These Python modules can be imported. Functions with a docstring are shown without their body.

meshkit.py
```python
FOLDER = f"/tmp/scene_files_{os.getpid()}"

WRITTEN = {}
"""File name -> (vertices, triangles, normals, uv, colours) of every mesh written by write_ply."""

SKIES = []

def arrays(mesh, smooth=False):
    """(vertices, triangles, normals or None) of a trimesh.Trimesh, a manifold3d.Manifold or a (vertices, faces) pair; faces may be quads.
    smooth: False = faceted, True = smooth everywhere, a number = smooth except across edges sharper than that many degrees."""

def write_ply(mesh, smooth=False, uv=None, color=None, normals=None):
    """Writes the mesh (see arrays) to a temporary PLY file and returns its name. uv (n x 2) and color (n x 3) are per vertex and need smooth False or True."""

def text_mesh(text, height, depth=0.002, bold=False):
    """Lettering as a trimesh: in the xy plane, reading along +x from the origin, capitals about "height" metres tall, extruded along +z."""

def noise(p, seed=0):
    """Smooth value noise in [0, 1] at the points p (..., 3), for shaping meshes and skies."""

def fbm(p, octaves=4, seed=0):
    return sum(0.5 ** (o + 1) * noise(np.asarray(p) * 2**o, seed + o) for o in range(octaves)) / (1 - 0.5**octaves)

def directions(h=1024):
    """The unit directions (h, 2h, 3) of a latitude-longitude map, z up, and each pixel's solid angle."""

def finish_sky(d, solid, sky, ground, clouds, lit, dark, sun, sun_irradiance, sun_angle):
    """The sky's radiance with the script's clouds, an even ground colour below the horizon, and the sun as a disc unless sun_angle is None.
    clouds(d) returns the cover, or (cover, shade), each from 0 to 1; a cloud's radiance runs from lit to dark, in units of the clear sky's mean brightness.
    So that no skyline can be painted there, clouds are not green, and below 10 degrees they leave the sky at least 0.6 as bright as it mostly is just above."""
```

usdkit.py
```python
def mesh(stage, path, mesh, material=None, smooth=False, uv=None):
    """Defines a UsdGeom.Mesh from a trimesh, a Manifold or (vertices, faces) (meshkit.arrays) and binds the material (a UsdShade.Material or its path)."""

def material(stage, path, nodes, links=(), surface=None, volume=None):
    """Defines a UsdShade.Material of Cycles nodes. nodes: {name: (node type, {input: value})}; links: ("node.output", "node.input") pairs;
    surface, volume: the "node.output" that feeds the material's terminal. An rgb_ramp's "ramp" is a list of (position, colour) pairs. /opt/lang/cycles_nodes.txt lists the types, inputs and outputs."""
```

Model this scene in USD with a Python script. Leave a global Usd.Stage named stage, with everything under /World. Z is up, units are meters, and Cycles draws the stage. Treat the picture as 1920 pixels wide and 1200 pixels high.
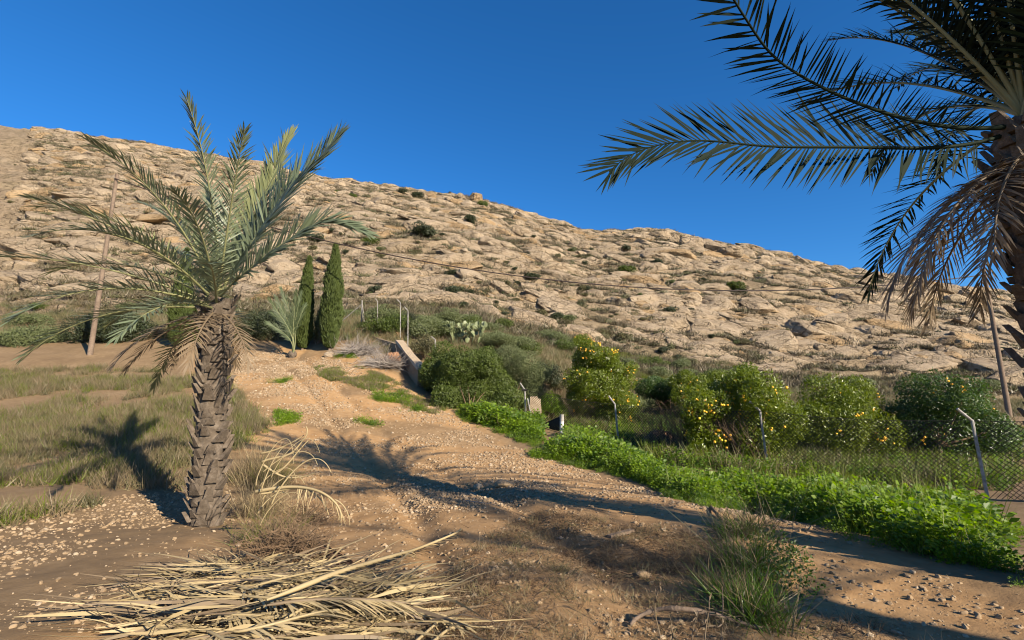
import math, zlib
import numpy as np, trimesh, usdkit, meshkit
from pxr import Usd, UsdGeom, UsdLux, UsdShade, Gf, Sdf, Vt
from scipy.interpolate import RBFInterpolator, CubicSpline
from scipy.spatial import cKDTree
from shapely import contains_xy
from shapely.geometry import Polygon

stage = Usd.Stage.CreateInMemory()
UsdGeom.SetStageUpAxis(stage, 'Z')
UsdGeom.SetStageMetersPerUnit(stage, 1.0)
UsdGeom.Xform.Define(stage, '/World')
UsdGeom.Scope.Define(stage, '/World/Looks')

# ------------------------------------------------------------------ camera, sky, sun, exposure
EYE = np.array([0.0, 0.0, 1.6])
PITCH, FPX = math.radians(9.6), 942.0            # the lens: focal length in units of a 1920 wide frame
SUN_AZ, SUN_EL = math.radians(135.0), math.radians(23.3)   # azimuth clockwise from +y
SUN = np.array([math.sin(SUN_AZ) * math.cos(SUN_EL), math.cos(SUN_AZ) * math.cos(SUN_EL), math.sin(SUN_EL)])
cam = UsdGeom.Camera.Define(stage, '/World/camera')
cam.AddTranslateOp().Set(Gf.Vec3d(*EYE))
cam.AddRotateXOp().Set(90 + math.degrees(PITCH))
cam.CreateHorizontalApertureAttr(36.0)
cam.CreateVerticalApertureAttr(22.5)
cam.CreateFocalLengthAttr(36.0 * FPX / 1920)
cam.CreateClippingRangeAttr(Gf.Vec2f(0.05, 5000))
cam.CreateExposureAttr(1.25)
dome = UsdLux.DomeLight.Define(stage, '/World/sky')
dome.GetPrim().SetCustomDataByKey('kind', 'structure')
sky_m = usdkit.material(stage, '/World/Looks/sky', {
    's': ('sky_texture', dict(sky_type='single_scattering', sun_disc=False, sun_elevation=SUN_EL, sun_rotation=SUN_AZ, altitude=300.0, air_density=1.0, aerosol_density=0.2, ozone_density=8.0)),
    'h': ('hsv', dict(saturation=1.13)), 'b': ('background_shader', dict(strength=0.077))}, [('s.color', 'h.color'), ('h.color', 'b.color')], surface='b.background')
UsdShade.MaterialBindingAPI.Apply(dome.GetPrim()).Bind(sky_m)
sun = UsdLux.DistantLight.Define(stage, '/World/sun')
sun.CreateIntensityAttr(1.25); sun.CreateAngleAttr(0.5); sun.CreateNormalizeAttr(True)
sun.CreateColorAttr(Gf.Vec3f(1.0, 0.87, 0.70))
sun.AddRotateZOp().Set(-math.degrees(SUN_AZ)); sun.AddRotateXOp().Set(-(90 - math.degrees(SUN_EL)))

# ------------------------------------------------------------------ helpers
used = {}
def numbered(parent, name):
    k = (parent, name); n = used.get(k, 0); used[k] = n + 1
    return f'{parent}/{name}' if n == 0 else f'{parent}/{name}_{n:03d}'
def rng_of(s): return np.random.default_rng(zlib.crc32(str(s).encode()))
def tag(prim, label=None, cat=None, group=None, kind=None):
    p = prim.GetPrim() if hasattr(prim, 'GetPrim') else prim
    for k, v in (('label', label), ('category', cat), ('group', group), ('kind', kind)):
        if v: p.SetCustomDataByKey(k, v)
    return prim
def path_of(parent): return '/World' if parent is None else str(parent.GetPath())
def empty(name, label=None, cat=None, loc=(0, 0, 0), group=None, kind=None, parent=None, rot=None):
    x = UsdGeom.Xform.Define(stage, numbered(path_of(parent), name))
    x.AddTranslateOp().Set(Gf.Vec3d(*map(float, loc)))
    if rot is not None: x.AddRotateZOp().Set(float(rot))
    tag(x, label, cat, group, kind)
    return x
def cat_mesh(ms):
    vs, fs, n = [], [], 0
    for v, f in ms:
        vs.append(v); fs.append(np.asarray(f) + n); n += len(v)
    return np.vstack(vs), np.vstack(fs)
def VF(m):
    return m if isinstance(m, tuple) else meshkit.arrays(m)[:2]
def obj(name, mesh, mat, parent=None, smooth=False, label=None, cat=None, group=None, kind=None, rel=None, attr=None):
    """One Mesh prim. rel: subtract this origin (mesh is in world coordinates, its parent stands at rel)."""
    v, f = VF(mesh)
    if rel is not None: v = v - np.asarray(rel, float)
    m = usdkit.mesh(stage, numbered(path_of(parent), name), (v, f), M[mat], smooth=smooth)
    if attr:
        for k, a in attr.items():
            UsdGeom.PrimvarsAPI(m).CreatePrimvar(k, Sdf.ValueTypeNames.Color3fArray, 'vertex').Set(Vt.Vec3fArray.FromNumpy(np.asarray(a, np.float32)))
    tag(m, label, cat, group, kind)
    return m
def instancer(name, protos, mat, pos, ori, scale, idx, parent=None, label=None, cat=None, kind='stuff', smooth=False):
    pi = UsdGeom.PointInstancer.Define(stage, numbered(path_of(parent), name))
    P = str(pi.GetPath()); targets = []
    for i, pm in enumerate(protos):
        mm = usdkit.mesh(stage, f'{P}/shapes/shape_{i:03d}', VF(pm), M[mat[i] if isinstance(mat, (list, tuple)) else mat], smooth=smooth)
        targets.append(mm.GetPath())
    UsdGeom.Scope.Define(stage, f'{P}/shapes')
    pi.CreatePrototypesRel().SetTargets(targets)
    pi.CreateProtoIndicesAttr(Vt.IntArray.FromNumpy(np.asarray(idx, np.int32)))
    pi.CreatePositionsAttr(Vt.Vec3fArray.FromNumpy(np.asarray(pos, np.float32)))
    q = np.asarray(ori, np.float32)          # w x y z
    pi.CreateOrientationsAttr(Vt.QuathArray([Gf.Quath(float(a), float(b), float(c), float(d)) for a, b, c, d in q]))
    s = np.asarray(scale, np.float32)
    if s.ndim == 1: s = np.repeat(s[:, None], 3, 1)
    pi.CreateScalesAttr(Vt.Vec3fArray.FromNumpy(s))
    tag(pi, label, cat, None, kind)
    return pi
def quat_z(a): return np.stack([np.cos(a / 2), 0 * a, 0 * a, np.sin(a / 2)], 1)
def quat_mul(a, b):
    w1, x1, y1, z1 = a.T; w2, x2, y2, z2 = b.T
    return np.stack([w1*w2-x1*x2-y1*y2-z1*z2, w1*x2+x1*w2+y1*z2-z1*y2, w1*y2-x1*z2+y1*w2+z1*x2, w1*z2+x1*y2-y1*x2+z1*w2], 1)
def quat_rand(n, r):
    q = r.normal(size=(n, 4)); return q / np.linalg.norm(q, axis=1, keepdims=True)
def quat_up(nrm):
    """turns +z onto nrm"""
    n = nrm / np.linalg.norm(nrm, axis=1, keepdims=True)
    q = np.stack([1 + n[:, 2], -n[:, 1], n[:, 0], 0 * n[:, 0]], 1)
    return q / np.linalg.norm(q, axis=1, keepdims=True)
def quat_mat(q):
    w, x, y, z = np.asarray(q, float)
    return np.array([[1-2*(y*y+z*z), 2*(x*y-w*z), 2*(x*z+w*y)], [2*(x*y+w*z), 1-2*(x*x+z*z), 2*(y*z-w*x)], [2*(x*z-w*y), 2*(y*z+w*x), 1-2*(x*x+y*y)]])
def unit(v):
    v = np.asarray(v, float); return v / np.maximum(np.linalg.norm(v, axis=-1, keepdims=True), 1e-12)
def spline(pts, n):
    p = np.asarray(pts, float); t = np.r_[0, np.cumsum(np.linalg.norm(np.diff(p, axis=0), axis=1))]
    return CubicSpline(t, p)(np.linspace(0, t[-1], n)) if len(p) > 2 else p[0] + np.linspace(0, 1, n)[:, None] * (p[1] - p[0])
def tube(pts, radii, sides=6, caps=True):
    p = np.asarray(pts, float); r = np.broadcast_to(radii, (len(p),)).astype(float)
    t = unit(np.gradient(p, axis=0))
    a = np.empty_like(p); ref = np.array([0, 0, 1.0]) if abs(t[0, 2]) < .9 else np.array([1.0, 0, 0])
    a[0] = unit(np.cross(t[0], ref))
    for i in range(1, len(p)): a[i] = unit(a[i-1] - t[i] * np.dot(a[i-1], t[i]))
    b = np.cross(t, a); ang = np.arange(sides) * 2 * np.pi / sides
    v = (p[:, None] + r[:, None, None] * (np.cos(ang)[None, :, None] * a[:, None] + np.sin(ang)[None, :, None] * b[:, None])).reshape(-1, 3)
    i, j = np.meshgrid(np.arange(len(p) - 1), np.arange(sides), indexing='ij')
    q = np.stack([i*sides+j, i*sides+(j+1) % sides, (i+1)*sides+(j+1) % sides, (i+1)*sides+j], -1).reshape(-1, 4)
    f = np.vstack([q[:, [0, 1, 2]], q[:, [0, 2, 3]]])
    if caps:
        n = len(v); v = np.vstack([v, p[:1], p[-1:]]); k = np.arange(sides); l = (len(p) - 1) * sides
        f = np.vstack([f, np.stack([np.full(sides, n), (k+1) % sides, k], 1), np.stack([np.full(sides, n+1), l + k, l + (k+1) % sides], 1)])
    return v, f
def leaves(base, direc, normal, length, width, fold=0.0):
    """Many pointed leaves (rhombus of four triangles' worth: two faces, folded): one mesh."""
    d, n = unit(direc), unit(normal); s = unit(np.cross(d, n)); n = np.cross(s, d)
    L, W = np.broadcast_to(length, len(base))[:, None], np.broadcast_to(width, len(base))[:, None]
    v = np.stack([base, base + d*L*.45 + s*W/2 + n*W*fold, base + d*L, base + d*L*.45 - s*W/2 + n*W*fold], 1).reshape(-1, 3)
    k = np.arange(len(base))[:, None] * 4
    return v, np.vstack([k + [0, 1, 2], k + [0, 2, 3]]).reshape(-1, 3)
def blades(base, direc, length, width, bend, r, segs=2, both=False):
    """Grass blades: tapering strips that bend over."""
    n = len(base); d = unit(direc); side = unit(np.cross(d, r.normal(size=(n, 3)))); out = np.cross(side, d)
    L, W, B = (np.broadcast_to(q, n)[:, None] for q in (length, width, bend))
    rows = []
    for k in range(segs + 1):
        t = k / segs
        c = base + d * L * t + out * B * L * t * t - np.array([0, 0, 1.0]) * np.abs(B) * L * t * t * .4
        w = W * ((math.sin(math.pi * min(t * .93 + .05, 1)) if both else (1 - t) ** .8) * .5 + .04)
        rows += [c - side * w, c + side * w]
    v = np.stack(rows, 1).reshape(-1, 3); m = 2 * (segs + 1); k0 = np.arange(n)[:, None] * m; fs = []
    for k in range(segs):
        fs += [k0 + [2*k, 2*k+1, 2*k+3], k0 + [2*k, 2*k+3, 2*k+2]]
    return v, np.vstack(fs).reshape(-1, 3)
def rock(seed, scale=(1, 1, .6), sub=3, rough=.22, cuts=4, freq=1.3, crease=.12):
    r = np.random.default_rng(seed); m = trimesh.creation.icosphere(subdivisions=sub); v = np.array(m.vertices)
    o = r.uniform(0, 50, 3)
    v *= (1 + rough * 2 * (meshkit.fbm(v * freq + o, 4, seed % 97) - .5))[:, None]
    for _ in range(cuts):
        n = unit(r.normal(size=3)); d = r.uniform(.55, .85); s = v @ n - d
        v -= np.where(s > 0, s * .85, 0)[:, None] * n
    v *= (1 + .16 * (meshkit.fbm(v * 3.5 + o, 3, seed % 89) - .5) - crease * np.exp(-np.abs(meshkit.fbm(v * 1.7 + o[::-1], 2, seed % 83) - .5) / .022))[:, None]
    return v * np.asarray(scale), np.array(m.faces)

# ------------------------------------------------------------------ materials
M = {}
def mat(key, nodes, links, surface): M[key] = usdkit.material(stage, f'/World/Looks/{key}', nodes, links, surface=surface)
def earth(key, ramp, scale=1.0, fine=8.0, bump=.5, dist=.05, rough=.95, ramp2=None, mixs=.5, zone=None, fine_bump=40.0):
    """Ground, rock and bark: two noises choose the colour, a third one roughens it. zone: a mesh primvar (r = how much of ramp2)."""
    n = {'g': ('geometry', {}), 'a': ('noise_texture', dict(scale=scale, detail=6.0, roughness=.6)), 'b': ('noise_texture', dict(scale=fine, detail=5.0, roughness=.65)),
         'h': ('noise_texture', dict(scale=fine_bump, detail=4.0, roughness=.7)),
         'm': ('mix_float', dict(fac=mixs)), 'r': ('rgb_ramp', {'ramp': ramp}), 'bm': ('bump', dict(strength=bump, distance=dist)),
         'hm': ('mix_float', dict(fac=.5)), 'p': ('principled_bsdf', dict(roughness=rough, specular_ior_level=.2))}
    l = [('g.position', 'a.vector'), ('g.position', 'b.vector'), ('g.position', 'h.vector'), ('a.fac', 'm.a'), ('b.fac', 'm.b'), ('m.result', 'r.fac'),
         ('b.fac', 'hm.a'), ('h.fac', 'hm.b'), ('hm.result', 'bm.height'), ('bm.normal', 'p.normal')]
    if ramp2:
        n |= {'r2': ('rgb_ramp', {'ramp': ramp2}), 'at': ('attribute', dict(attribute=zone)), 'sp': ('separate_color', {}), 'mx': ('mix_color', {})}
        l += [('m.result', 'r2.fac'), ('at.color', 'sp.color'), ('sp.r', 'mx.fac'), ('r.color', 'mx.a'), ('r2.color', 'mx.b'), ('mx.result', 'p.base_color')]
    else: l += [('r.color', 'p.base_color')]
    mat(key, n, l, 'p.BSDF')
def rocky(key, ramp, dirt, ramp2=None, zone=None, crack=1.0):
    """Weathered limestone: warped joints and bedding cracks filled with dirt, pitted surface."""
    n = {'g': ('geometry', {}), 'w': ('noise_texture', dict(scale=.35, detail=4.0)), 'wv': ('vector_math', dict(math_type='multiply_add', vector2=(3.2, 3.2, 2.4))),
         'mp': ('mapping', dict(scale=(.34, .34, .85), rotation=(.1, .12, .3))), 'vo': ('voronoi_texture', dict(feature='distance_to_edge', scale=1.0)),
         'mp2': ('mapping', dict(scale=(1.1, 1.1, 2.6), rotation=(.2, -.1, .9))), 'vo2': ('voronoi_texture', dict(feature='distance_to_edge', scale=1.0)),
         'c1': ('map_range', dict(from_min=.0, from_max=.03, to_min=.25, clamp=True)), 'c2': ('map_range', dict(from_min=.0, from_max=.05, to_min=.55, clamp=True)), 'nm': ('map_range', dict(from_min=.47, from_max=.56, clamp=True)), 'cx': ('math', dict(math_type='maximum')), 'cm': ('math', dict(math_type='minimum')),
         'a': ('noise_texture', dict(scale=.13, detail=5.0)), 'b': ('noise_texture', dict(scale=1.3, detail=7.0, roughness=.68)), 'm': ('mix_float', dict(fac=.62)), 'r': ('rgb_ramp', {'ramp': ramp}),
         'dx': ('mix_color', dict(a=dirt)), 'hb': ('math', dict(math_type='multiply_add', value2=.9)), 'f': ('noise_texture', dict(scale=4.5, detail=6.0, roughness=.7)), 'hf': ('math', dict(math_type='multiply_add', value2=.45)), 'bm': ('bump', dict(strength=.95, distance=.58)),
         'p': ('principled_bsdf', dict(roughness=.95, specular_ior_level=.15))}
    l = [('g.position', 'w.vector'), ('w.color', 'wv.vector1'), ('g.position', 'wv.vector3'), ('wv.vector', 'mp.vector'), ('mp.vector', 'vo.vector'), ('wv.vector', 'mp2.vector'), ('mp2.vector', 'vo2.vector'),
         ('vo.distance', 'c1.value'), ('vo2.distance', 'c2.value'), ('c1.result', 'cm.value1'), ('c2.result', 'cm.value2'), ('g.position', 'a.vector'), ('g.position', 'b.vector'), ('a.fac', 'm.a'), ('b.fac', 'm.b'), ('m.result', 'r.fac'),
         ('w.fac', 'nm.value') , ('cm.value', 'cx.value1'), ('nm.result', 'cx.value2'), ('cx.value', 'dx.fac'), ('b.fac', 'hb.value1'), ('cx.value', 'hb.value3'), ('g.position', 'f.vector'), ('f.fac', 'hf.value1'), ('hb.value', 'hf.value3'), ('hf.value', 'bm.height'), ('bm.normal', 'p.normal')]
    if ramp2:
        n |= {'r2': ('rgb_ramp', {'ramp': ramp2}), 'at': ('attribute', dict(attribute=zone)), 'sp': ('separate_color', {}), 'mx': ('mix_color', {})}
        l += [('m.result', 'r2.fac'), ('at.color', 'sp.color'), ('sp.r', 'mx.fac'), ('r.color', 'mx.a'), ('r2.color', 'mx.b'), ('mx.result', 'dx.b')]
    else: l += [('r.color', 'dx.b')]
    l += [('dx.result', 'p.base_color')]
    mat(key, n, l, 'p.BSDF')
def foliage(key, ramp, trans=.35, tcol=None, rough=.5, spec=.35, nscale=1.5, nmix=.35):
    """Leaves: each leaf its own tone, clumps drift in tone, light passes through."""
    tcol = tcol or ramp[-1][1]
    mat(key, {'g': ('geometry', {}), 'n': ('noise_texture', dict(scale=nscale, detail=3.0)), 'm': ('mix_float', dict(fac=nmix)), 'r': ('rgb_ramp', {'ramp': ramp}),
              'p': ('principled_bsdf', dict(roughness=rough, specular_ior_level=spec)), 't': ('translucent_bsdf', {}), 'tc': ('mix_color', dict(blend_type='multiply', fac=1.0, b=tcol)),
              'hs': ('hsv', dict(value=1.6, saturation=1.1)), 'x': ('mix_closure', dict(fac=trans))},
        [('g.position', 'n.vector'), ('g.random_per_island', 'm.a'), ('n.fac', 'm.b'), ('m.result', 'r.fac'), ('r.color', 'p.base_color'), ('r.color', 'hs.color'), ('hs.color', 't.color'),
         ('p.BSDF', 'x.closure1'), ('t.BSDF', 'x.closure2')], 'x.closure')
def R(*c): return list(zip(np.linspace(.25, .75, len(c)), c))       # noise keeps near its middle
def R1(*c): return list(zip(np.linspace(.05, .95, len(c)), c))
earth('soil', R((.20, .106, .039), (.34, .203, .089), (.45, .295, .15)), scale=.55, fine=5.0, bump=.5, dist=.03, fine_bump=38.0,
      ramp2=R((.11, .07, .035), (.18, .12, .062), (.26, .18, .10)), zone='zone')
rocky('hill_soil', R((.17, .124, .075), (.26, .197, .126), (.34, .268, .182)), (.10, .075, .048), ramp2=R((.11, .088, .05), (.175, .138, .082), (.25, .195, .125)), zone='zone')
rocky('limestone', R((.19, .142, .09), (.295, .229, .152), (.385, .315, .222)), (.10, .072, .046))
rocky('limestone_ochre', R((.20, .125, .06), (.30, .21, .115), (.36, .275, .175)), (.11, .07, .036))
earth('stone', R((.13, .088, .048), (.24, .17, .10), (.345, .265, .17)), scale=3.0, fine=25.0, bump=.5, dist=.01, fine_bump=90.0)
earth('pale_stone', R((.22, .16, .10), (.31, .24, .16), (.39, .32, .235)), scale=4.0, fine=25.0, bump=.5, dist=.01, fine_bump=90.0)
earth('concrete', R((.105, .072, .043), (.175, .128, .08), (.25, .19, .13)), scale=1.2, fine=9.0, bump=.5, dist=.02, fine_bump=50.0)
earth('red_earth', R((.13, .065, .033), (.22, .115, .06), (.29, .165, .09)), scale=.9, fine=6.0, bump=1.0, dist=.06)
earth('bark', R((.07, .05, .035), (.15, .11, .08), (.22, .17, .12)), scale=3.0, fine=14.0, bump=.8, dist=.03)
earth('palm_bark', R((.035, .026, .019), (.10, .078, .056), (.20, .165, .13)), scale=7.0, fine=20.0, bump=.8, dist=.02)
earth('grey_twig', R((.13, .11, .095), (.24, .21, .18), (.33, .30, .26)), scale=3.0, fine=30.0, bump=.2, dist=.01)
earth('brown_twig', R((.06, .04, .025), (.13, .085, .05), (.21, .145, .085)), scale=3.0, fine=30.0, bump=.2, dist=.01)
earth('rust', R((.06, .03, .02), (.13, .06, .035), (.20, .10, .06)), scale=5.0, fine=40.0, bump=.3, dist=.005, rough=.8)
earth('white_paint', R((.30, .29, .27), (.50, .49, .46), (.60, .59, .57)), scale=6.0, fine=30.0, bump=.2, dist=.003, rough=.6)
earth('dark_pipe', R((.012, .011, .010), (.026, .024, .022), (.045, .042, .038)), scale=5.0, fine=30.0, bump=.2, dist=.003, rough=.95)
mat('galvanised', {'g': ('geometry', {}), 'n': ('noise_texture', dict(scale=9.0, detail=4.0)), 'r': ('rgb_ramp', {'ramp': R((.12, .105, .085), (.22, .205, .18), (.30, .285, .26))}), 'p': ('principled_bsdf', dict(metallic=.1, roughness=.7))},
    [('g.position', 'n.vector'), ('n.fac', 'r.fac'), ('r.color', 'p.base_color')], 'p.BSDF')
mat('wire', {'p': ('principled_bsdf', dict(base_color=(.035, .028, .022), metallic=.3, roughness=.7))}, [], 'p.BSDF')
mat('cable', {'p': ('principled_bsdf', dict(base_color=(.03, .017, .013), roughness=.7))}, [], 'p.BSDF')
mat('orange_peel', {'g': ('geometry', {}), 'n': ('noise_texture', dict(scale=6.0)), 'r': ('rgb_ramp', {'ramp': R((.62, .24, .012), (.74, .40, .022), (.78, .55, .05))}), 'p': ('principled_bsdf', dict(roughness=.42))},
    [('g.position', 'n.vector'), ('n.fac', 'r.fac'), ('r.color', 'p.base_color')], 'p.BSDF')
foliage('cypress_leaf', R1((.032, .046, .009), (.085, .115, .020), (.17, .195, .04)), trans=.12, nscale=2.0, rough=.7)
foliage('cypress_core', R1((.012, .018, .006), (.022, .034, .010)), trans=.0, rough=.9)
foliage('bush_leaf', R1((.038, .056, .009), (.115, .155, .020), (.25, .295, .07)), trans=.3, nscale=1.2)
foliage('grey_bush_leaf', R1((.07, .085, .03), (.155, .18, .07), (.26, .28, .13)), trans=.25, nscale=1.2)
foliage('scrub_leaf', R1((.075, .07, .03), (.17, .155, .07), (.28, .25, .125)), trans=.2, nscale=.8)
foliage('dark_scrub_leaf', R1((.02, .028, .010), (.048, .06, .021), (.09, .10, .04)), trans=.15, nscale=.8)
foliage('orange_leaf', R1((.06, .09, .006), (.20, .235, .010), (.48, .45, .03)), trans=.4, nscale=1.3, rough=.35, spec=.5)
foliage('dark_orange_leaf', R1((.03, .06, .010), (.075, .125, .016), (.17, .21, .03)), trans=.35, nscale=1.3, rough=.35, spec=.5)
foliage('clover_leaf', R1((.09, .155, .006), (.22, .32, .010), (.43, .49, .03)), trans=.45, nscale=1.0)
foliage('pale_weed_leaf', R1((.10, .16, .03), (.20, .28, .06), (.32, .40, .12)), trans=.4, nscale=1.0)
foliage('dark_clover_leaf', R1((.045, .095, .008), (.11, .19, .012), (.21, .29, .025)), trans=.4, nscale=1.0)
foliage('green_grass', R1((.09, .12, .014), (.17, .20, .026), (.27, .27, .06)), trans=.4, nscale=.7)
foliage('dry_grass', R1((.14, .105, .058), (.27, .21, .12), (.40, .33, .205)), trans=.25, nscale=.7)
foliage('olive_grass', R1((.115, .10, .046), (.22, .19, .09), (.33, .285, .15)), trans=.25, nscale=.2)
foliage('hill_tuft', R1((.09, .074, .044), (.175, .142, .086), (.26, .215, .135)), trans=.1, nscale=.2)
foliage('hill_tuft_green', R1((.075, .075, .034), (.14, .138, .062), (.215, .205, .105)), trans=.1, nscale=.2)
foliage('dry_frond', R1((.28, .215, .11), (.49, .395, .22), (.64, .55, .35)), trans=.15, nscale=2.0, rough=.6)
foliage('dry_frond_brown', R1((.12, .085, .05), (.26, .20, .125), (.42, .345, .23)), trans=.15, nscale=2.0, rough=.6)
foliage('litter', R1((.08, .048, .026), (.20, .135, .075), (.38, .29, .175)), trans=.1, nscale=2.0, rough=.8)
foliage('palm_leaf', R1((.085, .11, .06), (.17, .20, .12), (.29, .32, .215)), trans=.12, nscale=1.0, rough=.45, spec=.5)
foliage('young_palm_leaf', R1((.05, .07, .03), (.10, .125, .06), (.17, .19, .10)), trans=.12, nscale=1.0, rough=.55, spec=.3)
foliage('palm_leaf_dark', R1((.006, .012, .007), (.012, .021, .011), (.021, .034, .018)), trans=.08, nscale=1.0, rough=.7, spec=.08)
foliage('palm_leaf_yellow', R1((.15, .165, .07), (.23, .24, .11), (.32, .31, .16)), trans=.15, nscale=1.0, rough=.5)
foliage('palm_stalk', R1((.16, .16, .07), (.25, .24, .115)), trans=.0, rough=.5)
foliage('cactus_pad', R1((.12, .145, .065), (.24, .26, .14), (.36, .37, .23)), trans=.0, rough=.5, nscale=2.0)

# ------------------------------------------------------------------ terrain: one height field through measured points
def ray(u, v):
    cx, cy = (u - 960) / FPX, (600 - v) / FPX
    return np.array([cx, math.cos(PITCH) - cy * math.sin(PITCH), math.sin(PITCH) + cy * math.cos(PITCH)])
def at(u, v, y):
    d = ray(u, v); return EYE + d * (y / d[1])
CP = []
def cp(u, v, y): CP.append(at(u, v, y))
for x, y in ((-4, -4), (4, -4), (0, -15), (-18, -15), (18, -15), (-2, 1), (3, 1), (0, 4), (-2.5, 5), (2.5, 4), (6, 1), (-6, 1), (5, 6), (0, 8), (3, 9), (9, 6), (0, -60), (-60, -60), (60, -60), (-60, -20), (60, -20), (12, 9)):
    CP.append(np.array([x, y, 0.0 + (0.25 if x < -5 and y > -5 else 0) - (.25 if x > 7 else 0)]))
for u, v, y in ((600, 960, 9.2), (640, 850, 14), (520, 800, 16.5), (520, 720, 24), (600, 760, 20.5), (560, 668, 32), (510, 662, 33), (700, 692, 28), (740, 722, 26), (820, 772, 22.5),
                (720, 840, 15.2), (900, 832, 17.5), (1000, 852, 15.8), (1100, 892, 12.6), (1160, 840, 19.5), (1050, 812, 20.5), (985, 790, 22.5), (1400, 905, 12.5), (1400, 965, 9.3), (1300, 880, 14),
                (1100, 792, 26), (1240, 795, 27), (1400, 800, 25), (1600, 830, 22), (1900, 860, 19), (1800, 960, 11), (1150, 745, 36), (1400, 752, 36), (1800, 770, 36),
                (900, 745, 29), (870, 668, 34), (800, 690, 30.5), (760, 638, 35), (708, 615, 36), (640, 618, 38), (560, 610, 42), (300, 655, 32), (0, 650, 32), (-200, 660, 30), (0, 800, 17), (250, 800, 16.5), (250, 720, 24), (0, 720, 24), (250, 930, 10), (-100, 900, 11),
                (-200, 560, 60), (100, 560, 60), (350, 562, 60), (510, 565, 60), (650, 570, 60), (800, 578, 58), (960, 612, 56), (1100, 655, 56), (1250, 685, 58), (1400, 700, 60), (1600, 712, 60), (1900, 715, 60), (2100, 718, 60)):
    cp(u, v, y)
RIDGE = [(-400, 215, 225), (-150, 228, 225), (0, 240, 222), (150, 258, 218), (300, 280, 214), (420, 302, 210), (520, 322, 206), (600, 339, 203), (680, 348, 200), (760, 361, 197), (830, 371, 194), (880, 377, 192), (930, 389, 190), (1000, 409, 186),
         (1060, 428, 182), (1150, 438, 178), (1220, 436, 174), (1300, 450, 170), (1350, 463, 168), (1410, 470, 165), (1550, 503, 160), (1700, 528, 156), (1900, 560, 152), (2100, 590, 150), (2400, 620, 150)]
BASEV = CubicSpline([-400, -200, 100, 510, 800, 960, 1100, 1250, 1400, 1900, 2400], [565, 560, 560, 565, 578, 612, 655, 685, 700, 715, 720])
for u, v, y in RIDGE:
    top, bot = at(u, v, y), at(u, float(BASEV(u)), 60)
    for t in (.22, .5, .78, .92):
        q = bot + (top - bot) * t; q[2] = bot[2] + (top[2] - bot[2]) * (t + .16 * t * (1 - t)); CP.append(q)
    CP.append(top)
    for e, dz in ((12, 1.0), (40, -1.5), (120, -14)):
        q = top * (1 + e / y); q[2] = top[2] + dz * .5; CP.append(q)
CP = np.array(CP)
_rbf = RBFInterpolator(CP[:, :2] / 50, CP[:, 2], kernel='thin_plate_spline', smoothing=2e-4, neighbors=None)
def base_h(x, y): return _rbf(np.stack([np.ravel(x), np.ravel(y)], 1) / 50).reshape(np.shape(x))
def sstep(a, b, t): t = np.clip((t - a) / (b - a), 0, 1); return t * t * (3 - 2 * t)
def fb(x, y, s, o, seed, z=0.0): return meshkit.fbm(np.stack([x / s, y / s, np.zeros_like(x) + z], -1), o, seed) - .5
def strata(x, y, z):
    """Phase and strength of the rock beds at a place: 0..1 from the foot of one ledge to the next."""
    q = (z + .11 * x + 7.0 * fb(x, y, 28., 3, 51) + 1.6 * fb(x, y, 5., 2, 52)) / 2.3
    return q - np.floor(q), .35 + 1.1 * np.clip(fb(x, y, 17., 2, 53) + .5, 0, 1)
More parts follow.
